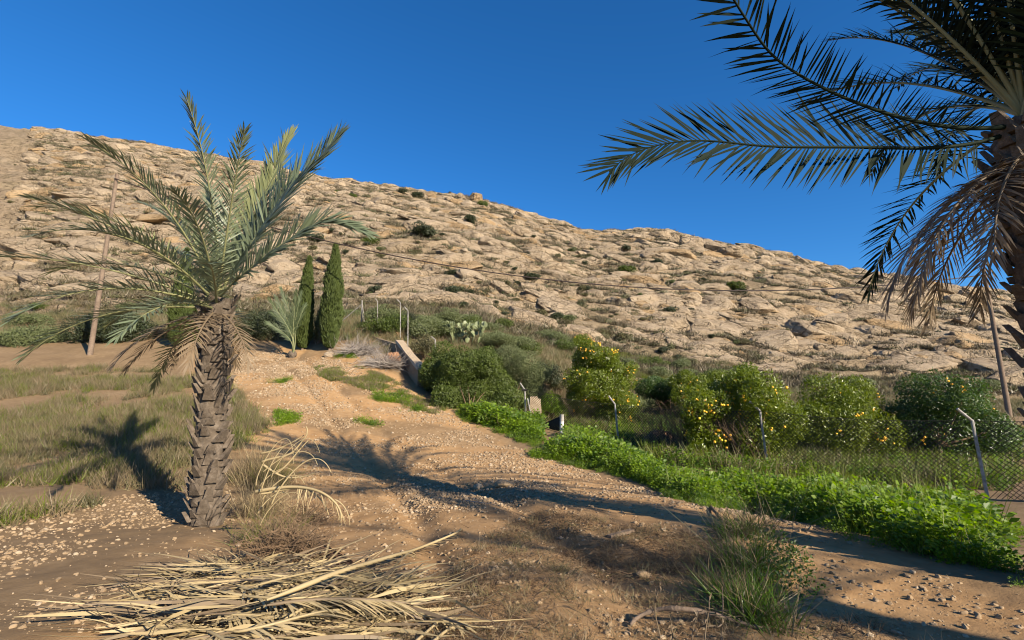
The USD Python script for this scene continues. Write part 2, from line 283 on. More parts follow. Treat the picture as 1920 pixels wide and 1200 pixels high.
def H(x, y):
    x, y = np.asarray(x, float), np.asarray(y, float); shp = x.shape; x, y = x.ravel(), y.ravel(); r = np.hypot(x, y)
    z = base_h(x, y); near = sstep(2, 5, r) * (1 - sstep(40, 60, r)); hill = sstep(45, 80, r) * sstep(10, 50, y)
    k = r < 5
    if np.any(k): z[k] += .02 * fb(x[k], y[k], .5, 2, 11) * (1 - sstep(2, 5, r[k]))
    k = near > 0
    if np.any(k):
        X, Y = x[k], y[k]; cx = np.interp(Y, [0, 5, 9, 13, 18, 24, 32], [.9, .2, -.9, -2.6, -5.4, -9.0, -14.5]); rut = lambda c: np.exp(-((X - c) / .22) ** 2)
        z[k] += near[k] * (.17 * fb(X, Y, 2.2, 3, 5) + .05 * fb(X, Y, .42, 3, 9)) - sstep(3, 6, Y) * (1 - sstep(30, 38, Y)) * .10 * (rut(cx - .8) + rut(cx + .8))
    k = hill > 0
    if np.any(k):
        X, Y, Z = x[k], y[k], z[k]; wx, wy = X + 6 * fb(X, Y, 14., 2, 21), Y + 6 * fb(X, Y, 14., 2, 22)
        led = fb(wx, wy * 1.9 + .25 * X, 9., 4, 31); ph, am = strata(X, Y, Z)
        z[k] += hill[k] * (2.0 * led + .8 * np.abs(fb(wx, wy * 1.6, 4.5, 3, 41)) + am * (sstep(0, .26, ph) - ph) * 1.5 + .35 * fb(X, Y, 1.5, 3, 43))
    return z.reshape(shp)
def hit(u, v, far=400.0):
    """The point of the ground that the picture point (u, v) shows."""
    d = ray(u, v); d = d / d[1]; ys = np.geomspace(1.2, far, 240)
    for _ in range(3):
        p = EYE + d * ys[:, None]; below = np.nonzero(H(p[:, 0], p[:, 1]) > p[:, 2])[0]
        if not len(below): return p[-1]
        i = max(below[0], 1); ys = np.linspace(ys[i-1], ys[i], 12)
    q = EYE + d * ys[6]; q[2] = H(q[0:1], q[1:2])[0]; return q
def area(*uv): return Polygon([hit(u, v)[:2] for u, v in uv])
def scatter(poly, n, r):
    x0, y0, x1, y1 = poly.bounds; out = np.zeros((0, 2))
    while len(out) < n:
        p = r.uniform((x0, y0), (x1, y1), (max(n * 3, 200), 2)); out = np.vstack([out, p[contains_xy(poly, p[:, 0], p[:, 1])]])
    return out[:n]
def on(p): return np.column_stack([p, H(p[:, 0], p[:, 1])])
def slope_n(x, y, e=.25):
    return unit(np.stack([H(x - e, y) - H(x + e, y), H(x, y - e) - H(x, y + e), np.full(np.shape(x), 2 * e)], -1))

# ------------------------------------------------------------------ ground and hillside (one continuous polar sheet, split at 46 m)
import shapely
TRACK = area((380, 668), (510, 655), (615, 668), (700, 690), (760, 722), (835, 775), (1000, 855), (1120, 905), (1250, 945), (1405, 985), (1405, 1195), (960, 1195), (520, 1195), (505, 1000), (520, 850), (505, 760), (380, 760)).union(
    Polygon([(-2.5, 5), (3.2, 6), (4, 2), (4, -6), (-4, -6), (-3, 2)])).buffer(.05)
th = np.radians(np.unique(np.r_[np.arange(-50, 50.01, .125), np.arange(50, 311, 2.5)]))
SPLIT = 46.0
def sheet(rs):
    t, r = np.meshgrid(th, rs, indexing='ij'); x, y = np.sin(t) * r, np.cos(t) * r; nt, nr = t.shape
    v = np.stack([x, y, H(x, y)], -1).reshape(-1, 3)
    i, j = np.meshgrid(np.arange(nt), np.arange(nr - 1), indexing='ij'); i2 = (i + 1) % nt
    q = np.stack([i*nr+j, i*nr+j+1, i2*nr+j+1, i2*nr+j], -1).reshape(-1, 4)
    return v, np.vstack([q[:, [0, 2, 1]], q[:, [0, 3, 2]]])
v, f = sheet(np.r_[.02, np.geomspace(.3, SPLIT, 340)])
p2 = shapely.points(v[:, :2]); dist = shapely.distance(p2, TRACK)
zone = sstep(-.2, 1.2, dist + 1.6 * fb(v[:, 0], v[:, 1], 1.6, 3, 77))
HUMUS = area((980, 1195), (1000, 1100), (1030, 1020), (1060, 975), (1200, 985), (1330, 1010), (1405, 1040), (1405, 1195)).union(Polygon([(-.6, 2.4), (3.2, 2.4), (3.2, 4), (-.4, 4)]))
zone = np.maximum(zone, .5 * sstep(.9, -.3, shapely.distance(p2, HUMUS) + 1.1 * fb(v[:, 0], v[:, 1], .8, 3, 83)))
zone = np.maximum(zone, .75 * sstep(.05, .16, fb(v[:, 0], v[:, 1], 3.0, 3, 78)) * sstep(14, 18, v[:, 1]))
ground = empty('ground', kind='structure'); tag(ground, 'stony orange dirt track sloping up past the cypresses', 'ground')
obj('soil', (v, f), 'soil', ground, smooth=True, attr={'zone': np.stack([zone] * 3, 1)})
v, f = sheet(np.unique(np.r_[np.geomspace(SPLIT, 240, 640), np.geomspace(240, 900, 30)]))
r_ = np.hypot(v[:, 0], v[:, 1])
zone = np.clip(1 - sstep(58, 72, r_ + 22 * fb(v[:, 0], v[:, 1], 12, 3, 79)) + .45 * sstep(0, .2, fb(v[:, 0], v[:, 1], 9, 4, 80)), 0, 1)
hillside = empty('hillside', kind='structure'); tag(hillside, 'steep rocky limestone hillside under the blue sky', 'hillside')
obj('slope', (v, f), 'hill_soil', hillside, smooth=True, attr={'zone': np.stack([zone] * 3, 1)})

# ------------------------------------------------------------------ rocks of the hillside
def proj(p):
    q = np.asarray(p, float) - EYE
    fw = q[..., 1] * math.cos(PITCH) + q[..., 2] * math.sin(PITCH); up = -q[..., 1] * math.sin(PITCH) + q[..., 2] * math.cos(PITCH)
    return np.stack([960 + FPX * q[..., 0] / fw, 600 - FPX * up / fw, fw], -1)
def base_v(u): return BASEV(np.clip(u, -400, 2400))
r = rng_of('hillrocks')
N = 90000
a_, rr = r.uniform(-1.02, 1.02, N), np.sqrt(r.uniform(52**2, 225**2, N))
x, y = rr * a_, rr
pp = np.column_stack([x, y]); pr = proj(on(pp)); vb = base_v(pr[:, 0])
clump = fb(x, y * 1.7, 15., 3, 91)
keep = (pr[:, 0] > -60) & (pr[:, 0] < 1980) & (r.uniform(size=N) < sstep(-.2, .08, clump) * .86 + .14) & ((pr[:, 1] < vb - 8) | (r.uniform(size=N) < .10 * (pr[:, 1] < vb + 40)))
pp, pr, x, y = pp[keep], pr[keep], x[keep], y[keep]; n = len(pp)
big = np.clip(.22 * r.pareto(1.35, n) + .18, .18, 2.6) * np.where(pr[:, 1] > base_v(pr[:, 0]) - 8, .5, 1)
nrm = slope_n(x, y, 2.5)
up = unit(nrm * .7 + np.array([.08, -.1, .4]) + r.normal(0, .12, (n, 3)))
qs = quat_mul(quat_up(up), quat_z(r.normal(.1, .3, n)))
sc = np.column_stack([big * r.uniform(1.1, 2.4, n), big * r.uniform(.7, 1.3, n), big * r.uniform(.42, .85, n)])
pos = on(pp) - up * (sc[:, 2:3] * r.uniform(.15, .5, (n, 1)))
ridge = [(893, 374, 3.0, 2.4, 3.0), (863, 366, 2.2, 1.8, 1.9), (842, 372, 1.9, 1.5, 1.4), (818, 374, 1.4, 1.3, 1.2), (1238, 441, 3.4, 2.2, 2.2), (1262, 447, 2.2, 1.6, 1.9), (1284, 450, 1.6, 1.4, 1.9), (1306, 455, 2.8, 2, 1.6), (1338, 461, 3.6, 2.4, 1.9), (1375, 470, 4.2, 2.6, 2.0), (1400, 470, 3.2, 2.4, 1.4), (1090, 462, 2.6, 1.6, 1.9), (1075, 458, 1.8, 1.4, 1.6), (1010, 412, 3, 1.8, 1.1), (1195, 440, 2.2, 1.6, 1.2)]
RK = [rock(500 + i, (1, 1, 1), 3, .26, 12) for i in range(18)]
inview = (pr[:, 0] > 490) & (pr[:, 0] < 1430)
order = np.argsort(-(sc[:, 0] * sc[:, 2] / pr[:, 2] ** 2 * inview)); one, rest = order[:270], order[270:]
for i, k in enumerate(one):
    V, Fc = rock(2000 + int(k), (1, 1, 1), 4 if i < 40 else 3, .26, 12)
    obj('rock', ((V * sc[k]) @ quat_mat(qs[k]).T + pos[k], Fc), 'limestone_ochre' if k % 9 == 0 else 'limestone', hillside, smooth=24)
instancer('small_rocks', RK, ['limestone_ochre' if i % 7 == 3 else 'limestone' for i in range(18)], pos[rest], qs[rest], sc[rest], r.integers(0, 18, len(rest)), hillside, smooth=24)
for i, (u, v_, a, b, c) in enumerate(ridge):
    p = hit(u, v_ + 9); V, Fc = rock(3000 + i, (a, b, c), 4, .22, 7)
    obj('ridge_boulder', (V + p + [0, 0, c * .48], Fc), 'limestone_ochre' if i == 0 else 'limestone', hillside, smooth=30)

# ------------------------------------------------------------------ stones of the track
r = rng_of('stones')
STN = [rock(900 + i, (1, r.uniform(.6, .95), r.uniform(.45, .8)), 2, .3, 11, crease=0) for i in range(10)]
far_ = area((380, 668), (510, 655), (615, 672), (700, 695), (760, 725), (840, 775), (1005, 850), (1120, 890), (640, 890), (505, 850), (480, 760))
near_ = area((560, 860), (640, 890), (1120, 890), (1260, 933), (1405, 962), (1405, 1195), (840, 1195), (700, 1070), (560, 1000))
side_ = area((-80, 960), (480, 900), (500, 1060), (300, 1190), (-80, 1190)).union(area((1415, 965), (1700, 1060), (1950, 1110), (1950, 1190), (1415, 1190)))
P = np.vstack([scatter(far_, 52000, r), scatter(near_, 60000, r), scatter(side_, 9000, r), scatter(Polygon([(-4, 2.5), (4, 2.5), (4, 5), (-4, 5)]), 1200, r)])
d_ = np.hypot(P[:, 0], P[:, 1])
keep = r.uniform(size=len(P)) < .10 + .90 * sstep(-.1, .12, fb(P[:, 0], P[:, 1], 1.5, 3, 61))
P = P[keep]; n = len(P); d_ = d_[keep]
size = np.clip((.0050 + .00078 * d_) * (.5 + r.pareto(1.9, n)), .0045, .022 + .0017 * d_)
pos = on(P); pos[:, 2] += size * r.uniform(-.35, .3, n)
q = quat_mul(quat_z(r.uniform(0, 6.28, n)), unit(np.column_stack([np.ones(n), r.normal(0, .15, (n, 3))])))
pr = proj(pos); show = size / pr[:, 2] * ((pr[:, 0] > 515) & (pr[:, 0] < 1405) & (pr[:, 1] < 1195)); order = np.argsort(-show); kind = r.integers(0, 10, n)
for k in order[:270]:
    V, Fc = STN[kind[k]]
    obj('stone', ((V * size[k]) @ quat_mat(q[k]).T + pos[k], Fc), 'pale_stone' if k % 7 == 0 else 'stone', ground, smooth=22)
rest = order[270:]
instancer('gravel', STN, ['pale_stone' if i in (2,) else 'stone' for i in range(10)], pos[rest], q[rest], size[rest], kind[rest], ground, smooth=22)
def lone_stone(name, u, v, sx, sy, sz, m, label, cat, seed, sub=4):
    p = hit(u, v); V, Fc = rock(seed, (sx, sy, sz), sub, .22, 6, crease=.03)
    obj(name, (V + p + [0, 0, sz * .45], Fc), m, None, smooth=30, label=label, cat=cat)
lone_stone('pale_rock', 896, 916, .085, .075, .075, 'pale_stone', 'small whitish pointed rock at the edge of the palm trunk shadow', 'rock', 41)
lone_stone('grey_boulder', 946, 913, .20, .16, .10, 'stone', 'flat grey rock lying inside the palm trunk shadow', 'rock', 42)
lone_stone('stone_block', 617, 669, .30, .25, .22, 'pale_stone', 'pale square stone block at the foot of the tall cypress', 'stone block', 43)
lone_stone('flat_stone', 1207, 1080, .075, .055, .03, 'stone', 'flat grey stone slab in the shaded litter near the bent branch', 'stone', 44)
lone_stone('earth_mound', 1237, 842, 1.05, .7, .5, 'red_earth', 'crumbling reddish earth mound behind the wire fence under orange trees', 'earth mound', 45)
V, Fc = rock(46, (.95, .8, .75), 5, .5, 2, 1.8, crease=.2); V += .16 * (meshkit.fbm(V * 3.0, 4, 3) - .5)[:, None] * unit(V); p = hit(736, 684)
obj('earth_bank', (V + p + [0.0, .3, -.05], Fc), 'red_earth', None, smooth=30, label='eroded red earth bank below the concrete retaining wall', cat='earth bank', kind='structure')

# ------------------------------------------------------------------ plants: helpers
def leaf_ball(clumps, per_m2, size, r, aspect=.45, inner=.35, upness=.35, jitter=.5):
    """Leaves on and inside the shells of many clumps [(centre, radius)]."""
    B, D, Nn = [], [], []
    for c, R_ in clumps:
        c = np.asarray(c, float); R_ = np.broadcast_to(np.asarray(R_, float), 3); n = int(per_m2 * 4 * math.pi * np.mean(R_) ** 2) + 4
        d = unit(r.normal(size=(n, 3))); k = 1 - inner * r.uniform(size=n) ** 1.5
        k = k * (.72 + .55 * meshkit.fbm(d * 2.3 + c, 3, 7))
        B.append(c + d * R_ * k[:, None]); Nn.append(unit(d + r.normal(0, jitter, (n, 3)) + [0, 0, upness * .6] + SUN * .45)); D.append(unit(np.cross(d, r.normal(size=(n, 3))) + d * .5 + [0, 0, .15]))
    B, D, Nn = np.vstack(B), np.vstack(D), np.vstack(Nn); L = size * r.uniform(.6, 1.3, len(B))
    return leaves(B, D, Nn, L, L * aspect, .12)
def limbs(base, tips, r0, r, sag=.15, sides=5):
    ms = []
    for t in tips:
        t = np.asarray(t, float); m = base + (t - base) * .5 + r.normal(0, sag, 3) + [0, 0, sag]; c = spline([base, m, t], 9); ms.append(tube(c, np.linspace(r0, r0 * .22, 9), sides))
    return cat_mesh(ms)
def image_clumps(spots, y, r, depth=.6, copies=2):
    """Clumps at the picture's places, y metres away, spread in depth; radii in the picture's pixels."""
    out = []
    for u, v, px in spots:
        R_ = px / FPX * y * 1.08
        for k in range(copies):
            out.append((at(u, v, y + r.normal(0, depth)) + r.normal(0, R_ * .25, 3), R_ * r.uniform(.7, 1.05)))
    return out
def bush(name, label, cat, clumps, base, m, size, per_m2, seed, group=None, stem='brown_twig', stem_r=.03, n_stem=9, aspect=.45, leaf_part='foliage', trunk=None):
    r = rng_of(seed); t = empty(name, label, cat, base, group)
    obj(leaf_part, leaf_ball(clumps, per_m2, size, r, aspect), m, t, rel=base)
    tips = [clumps[i][0] for i in r.permutation(len(clumps))[:n_stem]]; b = np.asarray(base, float)
    if trunk:
        top = b + [0, 0, trunk]; ms = [tube(spline([b - [0, 0, .2], b + [.03, .02, trunk * .5], top], 8), np.linspace(stem_r * 1.9, stem_r * 1.2, 8), 8), limbs(top - [0, 0, .05], tips, stem_r, r)]
    else: ms = [limbs(b - [0, 0, .1], tips, stem_r, r)]
    obj('trunk' if trunk else 'stems', cat_mesh(ms), stem, t, rel=base, smooth=True)
    return t
def mound(u, v, w, h, y=None, r=None, n=9):
    """Clumps of a low rounded shrub whose foot is seen at (u, v); w, h in metres."""
    p = hit(u, v) if y is None else at(u, v, y); out = []
    for k in range(n):
        a, q_ = r.uniform(0, 6.28), math.sqrt(r.uniform()) * .8
        out.append((p + [math.cos(a) * w / 2 * q_, math.sin(a) * w / 2 * q_, h * (.32 + .42 * (1 - q_) * r.uniform(.4, 1.1))], np.array([w * .26, w * .26, h * .30]) * r.uniform(.8, 1.2)))
    return p, out

# ------------------------------------------------------------------ cypresses
def cypress(label, u, v, y, height, width, seed, lean=0.0):
    r = rng_of(seed); p = at(u, v, y); p[2] = H(p[0:1], p[1:2])[0]; t = empty('cypress', label, 'cypress', p)
    n = 15000; s = r.uniform(0, 1, n) ** 1.15
    prof = np.interp(s, [0, .04, .12, .3, .55, .75, .9, 1], [.35, .62, .86, 1, .86, .55, .25, .02]) * width / 2
    a = r.uniform(0, 2 * np.pi, n)
    lump = .48 + .95 * meshkit.fbm(np.stack([np.cos(a) * 2.0, np.sin(a) * 2.0, s * height * 1.3], -1) + seed, 4, seed)
    rad = prof * lump * (1 - .3 * r.uniform(size=n) ** 2)
    B = np.stack([np.cos(a) * rad + lean * s * s * height, np.sin(a) * rad, .12 + s * height * .985], -1)
    D = unit(np.stack([np.cos(a) * .38, np.sin(a) * .38, np.ones(n)], -1) + r.normal(0, .22, (n, 3)))
    Nn = np.stack([np.cos(a), np.sin(a), .2 + 0 * a], -1) + r.normal(0, .5, (n, 3)); L = r.uniform(.13, .30, n)
    obj('crown', leaves(B, D, Nn, L, L * .36, .2), 'cypress_leaf', t)
    ss = np.linspace(0, .97, 24); c = np.column_stack([lean * ss**2 * height, 0 * ss, .1 + ss * height])
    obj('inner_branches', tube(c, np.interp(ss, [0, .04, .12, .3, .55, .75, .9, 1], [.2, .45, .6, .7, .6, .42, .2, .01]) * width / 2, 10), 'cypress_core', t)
    obj('trunk', tube([[0, 0, -.3], [0, 0, .3], [0, 0, height * .5]], [.1, .09, .05], 8), 'bark', t, smooth=True)
cypress('taller bright green columnar cypress, right one of the pair at the track top', 617, 668, 32.5, 7.0, 1.32, 11)
cypress('shorter slimmer cypress standing behind the young feathery palm', 566, 662, 33.5, 6.3, 1.05, 12, .012)
cypress('lone dark cypress by the dirt slope beyond the big left palm', 330, 655, 33.0, 6.6, 1.2, 13)
r = rng_of('between'); p, c = mound(597, 655, 1.3, 3.6, 34.5, r, 10)
bush('dry_shrub', 'grey half dead shrub squeezed between the two cypresses', 'shrub', [(x_ , R_ * [.8, .8, .9]) for x_, R_ in c], p, 'grey_bush_leaf', .11, 150, 'between', stem='grey_twig')
for i, (u, v, w, h, y, m, lab) in enumerate([(505, 650, 4.2, 3.0, 37, 'dark_scrub_leaf', 'dark shaded evergreen shrub behind the young feathery palm'), (400, 655, 3.6, 2.6, 36, 'bush_leaf', 'rounded green shrub in the gap left of the young palm'),
                                            (215, 660, 4.6, 3.2, 35, 'dark_scrub_leaf', 'broad dark shrub under the wooden pole far from the cypresses'), (70, 668, 4.0, 2.2, 34, 'grey_bush_leaf', 'grey green shrub at the far end of the upper bank')]):
    r = rng_of(lab); p, c = mound(u, v, w, h, y, r, 16)
    bush('evergreen_shrub', lab, 'shrub', c, p, m, .13, 130, lab)

# ------------------------------------------------------------------ big bush, scrub, orange trees
r = rng_of('bigbush')
c = image_clumps([(836, 686, 30), (815, 700, 30), (866, 684, 24), (900, 698, 34), (850, 712, 38), (888, 735, 38), (930, 728, 40), (915, 682, 24), (830, 735, 28), (870, 755, 26), (915, 760, 30), (835, 758, 24), (860, 772, 22), (895, 775, 24), (935, 775, 22), (940, 752, 30)], 25.5, r, .8, 3)
bush('green_bush', 'large dense dark green bush hiding the end of the concrete wall', 'bush', c, hit(880, 775), 'bush_leaf', .105, 430, 'bigbush', n_stem=6)
c = image_clumps([(950, 668, 26), (985, 682, 22), (1000, 715, 22), (1008, 740, 20), (1012, 700, 16), (950, 685, 30), (978, 705, 28), (965, 735, 32), (950, 765, 24), (992, 740, 20), (970, 775, 22), (1000, 765, 16)], 26.5, r, .6, 3)
bush('light_bush', 'feathery paler green bush leaning against the large dense bush', 'bush', c, hit(962, 785), 'grey_bush_leaf', .09, 300, 'lightbush', n_stem=5, aspect=.3)
c = image_clumps([(1030, 755, 18), (1048, 768, 14), (1015, 772, 16)], 25, r, .4, 3)
bush('small_green_bush', 'small bright green bush between the concrete pillar and orange tree', 'bush', c, hit(1034, 788), 'clover_leaf', .08, 300, 'smallbush')
SCRUB = [(757, 632, 1.9, 2.2, 36.5, 'dark_scrub_leaf', 'dark green shrub enclosing two angled fence posts on the wall'),
         (800, 632, 2.4, 2.0, 37.5, 'grey_bush_leaf', 'grey green bush left of the prickly pear above the wall'),
         (838, 612, 2.2, 1.5, 43, 'grey_bush_leaf', 'low grey bush just above the prickly pear'),
         (795, 668, 1.6, 1.5, 31, 'scrub_leaf', 'brownish twiggy scrub beside the short angled fence post'),
         (935, 650, 2.6, 1.1, 37, 'grey_bush_leaf', 'blue green low shrub right of the prickly pear'),
         (1018, 728, 1.8, 2.0, 32, 'dark_scrub_leaf', 'dark brownish shrub in the hollow behind the pale bush'),
         (1052, 735, 1.5, 1.3, 33, 'scrub_leaf', 'olive scrub between dark shrub and tall orange tree'),
         (660, 640, 2.4, 1.3, 39, 'scrub_leaf', 'olive scrub at the foot of the slanting fence brace'),
         (655, 604, 2.2, 1.4, 47, 'grey_bush_leaf', 'grey green shrub right of the tall cypress on the slope'),
         (712, 662, 1.3, .8, 33.5, 'bush_leaf', 'small fresh green shrub on the brushwood heap'),
         (730, 592, 2.0, 1.2, 48, 'scrub_leaf', 'low olive shrub behind the lone upright fence post'),
         (1290, 692, 2.2, 1.7, 60, 'scrub_leaf', 'grey shrub below the lowest pale rock slabs'),
         (1200, 775, 2.2, 1.1, 29, 'grey_bush_leaf', 'grey green weedy shrub behind the leaning fence post'),
         (1215, 812, 1.6, 1.0, 25, 'bush_leaf', 'green weedy shrub above the reddish earth mound')]
kinds_ = [('grey_bush_leaf', 'grey green low scrub bush under the rocks', 2.4, 1.3), ('scrub_leaf', 'olive brown twiggy scrub bush under the rocks', 1.9, 1.1), ('bush_leaf', 'fresh green low scrub bush under the rocks', 2.0, 1.2)]
rs_ = rng_of('slopescrub')
for k in range(66):
    u = rs_.uniform(690, 1420) if k < 54 else rs_.uniform(1420, 1920) if k < 60 else rs_.uniform(20, 500); v = float(base_v(u)) + rs_.uniform(4, 62 if u < 1000 else 30); p = hit(u, v); m, lab, w, h = kinds_[int(rs_.choice([0, 0, 0, 1, 2, 2]))]; g_ = rs_.uniform(.7, 1.3)
    _, c = mound(u, v, w * g_, h * g_, p[1], rs_, 8)
    bush('low_scrub', lab + (' behind the big left palm' if u < 520 else ' above the retaining wall' if u < 860 else ' right of the prickly pear' if u < 1060 else ' beyond the orange trees'), 'shrub', c, p, m, .13, 90, ('ls', k), 'low scrub bushes along the foot of the rocky hill', 'brown_twig', .02, 5)
for i, (u, v, w, h, y, m, lab) in enumerate(SCRUB):
    r = rng_of(lab); p, c = mound(u, v, w, h, y, r, 12)
    bush('scrub_bush', lab, 'shrub', c, p, m, 0.10 if y < 40 else .13, 190, lab, stem='brown_twig', stem_r=.02)

def orange_tree(label, spots, y, base_uv, n_fruit, seed, m='orange_leaf', depth=.7, cat='orange tree', size=.105, trunk=.6, copies=3, group=None):
    r = rng_of(seed); c = image_clumps(spots, y, r, depth, copies); u, v = base_uv; b = at(u, v, y); b[2] = H(b[0:1], b[1:2])[0]
    t = bush('orange_tree', label, cat, c, b, m, size, 260, seed, group, n_stem=14, leaf_part='crown', trunk=trunk, stem_r=.04)
    ico = trimesh.creation.icosphere(subdivisions=2); k = 0
    while k < n_fruit:
        cc, R_ = c[r.integers(len(c))]; d = unit(r.normal(size=3) + [.15, -.75, .1]); q_ = cc + d * R_ * r.uniform(.96, 1.16)
        for j_ in range(int(r.choice([1, 1, 2, 3, 5]))):
            rad = r.uniform(.030, .047); w_ = q_ + (r.normal(0, .075, 3) if j_ else 0)
            obj('orange', (np.array(ico.vertices) * rad * [1, 1, .95] + w_ - b, np.array(ico.faces)), 'orange_peel', t, smooth=True); k += 1
orange_tree('tall yellow green orange tree laden with fruit behind the leaning post', [(1093, 655, 15), (1100, 680, 22), (1125, 690, 24), (1152, 688, 20), (1182, 690, 12), (1088, 642, 10), (1098, 648, 12), (1112, 662, 16), (1140, 672, 16), (1085, 715, 22), (1120, 725, 28), (1155, 725, 26), (1180, 715, 15), (1090, 755, 22), (1135, 765, 28), (1170, 760, 20), (1100, 790, 20), (1098, 808, 18), (1135, 800, 24), (1165, 790, 20), (1082, 735, 18)], 25, (1128, 815), 240, 'orange1')
orange_tree('orange tree with large fruit beside the dry creeper fence', [(1402, 705, 20), (1375, 716, 20), (1412, 735, 24), (1390, 722, 22), (1352, 742, 26), (1345, 768, 24), (1302, 775, 22), (1312, 810, 24), (1300, 745, 18), (1350, 875, 22), (1320, 850, 20), (1395, 868, 26), (1345, 832, 22), (1395, 760, 32), (1318, 752, 18), (1370, 795, 34), (1330, 790, 22), (1405, 830, 32), (1372, 850, 26), (1440, 745, 38), (1455, 800, 42), (1435, 855, 34)], 16.9, (1410, 895), 190, 'orange2', 'orange_leaf', .6, size=.10)
orange_tree('dense dark green citrus tree between the two orange laden ones', [(1205, 724, 14), (1228, 722, 18), (1250, 726, 18), (1272, 735, 16), (1230, 745, 18), (1205, 745, 14), (1258, 750, 16)], 30, (1238, 790), 6, 'orange3', 'dark_orange_leaf', .7, 'citrus tree')
orange_tree('low bright citrus tree in the back row of the grove', [(1268, 716, 14), (1290, 714, 18), (1318, 716, 20), (1345, 720, 20), (1280, 740, 18), (1306, 745, 20), (1335, 748, 20), (1300, 768, 18), (1330, 772, 16)], 28, (1310, 795), 30, 'orange4', 'orange_leaf', .7, 'citrus tree')
orange_tree('wide orange tree nearest the bending end of the wire fence', [(1560, 750, 40), (1610, 760, 42), (1520, 790, 36), (1585, 810, 44), (1640, 815, 36)], 19, (1580, 885), 60, 'orange5', 'orange_leaf', .8, size=.10)
orange_tree('dark orange tree at the far corner of the grove', [(1740, 735, 44), (1800, 755, 46), (1700, 790, 40), (1770, 810, 50), (1840, 815, 44)], 18, (1770, 900), 50, 'orange6', 'dark_orange_leaf', .8, size=.10)

# ------------------------------------------------------------------ prickly pear
r = rng_of('cactus'); b = hit(872, 655); b = hit(866, 648) + [0, 0, .25]
cac = empty('prickly_pear', 'pale prickly pear cactus rising behind the large dense bush', 'cactus', b)
def pad(c, d, n_, L, W):
    s_ = trimesh.creation.icosphere(subdivisions=2); V = np.array(s_.vertices); z, x = V[:, 2], V[:, 0]
    V = np.stack([x * W / 2 * (1 + .18 * z), V[:, 1] * .028, (z + .95) * L / 2], -1)
    d = unit(d); n_ = unit(n_ - d * np.dot(n_, d)); s2 = np.cross(n_, d)
    return V @ np.stack([s2, n_, d]) + c, np.array(s_.faces)
stack_ = [(b + [dx, dy, -.05], unit([dx * .3, dy * .3, 1]), 0) for dx, dy in ((-.9, 0), (-.4, .2), (0, -.1), (.35, .1), (.75, 0), (1.2, -.05), (-.6, -.3))]
k = 0
while stack_ and k < 150:
    c, d, lev = stack_.pop(0); L = (.52 if lev < 2 else .40) * r.uniform(.8, 1.15)
    obj('pad', (lambda m: (m[0] - b, m[1]))(pad(c, d, r.normal(size=3), L, L * r.uniform(.55, .75))), 'cactus_pad', cac, smooth=True); k += 1
    if lev < 5:
        for _ in range(2 if r.uniform() < .75 else (1 if lev > 2 else 3)):
            stack_.append((c + unit(d) * L * r.uniform(.8, .95), unit(d + r.normal(0, .55, 3) + [0, 0, .25]), lev + 1))

# ------------------------------------------------------------------ grasses and ground cover (uncountable: stuff)
def tuft(seed, n=30, h=.5, spread=.12, w=.012, lean=.5, segs=2):
    r = rng_of(('tuft', seed)); B = np.column_stack([r.normal(0, spread, (n, 2)), np.zeros(n)])
    D = unit(np.column_stack([r.normal(0, lean, (n, 2)), np.ones(n)])); L = h * r.uniform(.5, 1.15, n)
    return blades(B, D, L, w, r.normal(0, .35, n), r, segs)
def weed(seed, n=72, h=.38, leaf=.046, spread=.19):
    r = rng_of(('weed', seed)); a = r.uniform(0, 6.28, n); q_ = np.sqrt(r.uniform(size=n)); z = h * r.uniform(.15, 1, n) * (1.1 - .4 * q_)
    B = np.column_stack([np.cos(a) * q_ * spread, np.sin(a) * q_ * spread, z]); D = unit(np.column_stack([np.cos(a), np.sin(a), r.normal(.15, .4, n)])); L = leaf * r.uniform(.6, 1.4, n)
    lv = leaves(B, D, r.normal(0, .45, (n, 3)) + SUN * .8 + [0, 0, .45], L, L * .75, .1)
    k = 14; st = blades(np.column_stack([r.normal(0, spread * .3, (k, 2)), np.zeros(k)]), unit(np.column_stack([r.normal(0, .35, (k, 2)), np.ones(k)])), h * r.uniform(.6, 1.1, k), .006, .2, r, 2)
    return cat_mesh([lv, st])
def strew(name, protos, mats, P, size, label, cat, parent=None, sink=.02, tilt=0.0, seed=0):
    r = rng_of((name, seed)); n = len(P); pos = on(P); pos[:, 2] -= sink
    q = quat_z(r.uniform(-.7, .7, n) if 'weed' in name else r.uniform(0, 6.28, n))
    return instancer(name, protos, mats, pos, q, size, r.integers(0, len(protos), n), parent, label, cat)
r = rng_of('strew')
TH = [tuft(i, 60, .55, .32, .07, .75) for i in range(4)]
N = 150000; a_, rr = r.uniform(-1.02, 1.02, N), np.sqrt(r.uniform(50**2, 215**2, N)); P = np.column_stack([rr * a_, rr]); pr = proj(on(P))
cl = fb(P[:, 0], P[:, 1] * 2.2, 9., 3, 191)
ph, am = strata(P[:, 0], P[:, 1], base_h(P[:, 0], P[:, 1])); bed = sstep(.25, .5, ph)
P = P[(pr[:, 0] > -40) & (pr[:, 0] < 1960) & (r.uniform(size=N) < (.3 + .9 * bed) * ( sstep(-.08, .14, cl) * .62 + .13 + .5 * sstep(-60, 0, pr[:, 1] - base_v(pr[:, 0]))))]
strew('hillside_grass', TH, ['hill_tuft', 'hill_tuft', 'hill_tuft_green', 'hill_tuft'], P, r.uniform(.5, 1.6, len(P)), 'dry brownish grass tufts in the crevices of the rocky hillside', 'dry grass', sink=-.08)
SLOPE = area((380, 640), (510, 640), (640, 640), (700, 660), (790, 700), (1000, 790), (1170, 790), (1400, 780), (1900, 800), (1930, 715), (1400, 690), (1250, 675), (1100, 640), (960, 600), (800, 570), (640, 560), (510, 555), (0, 555), (-50, 640))
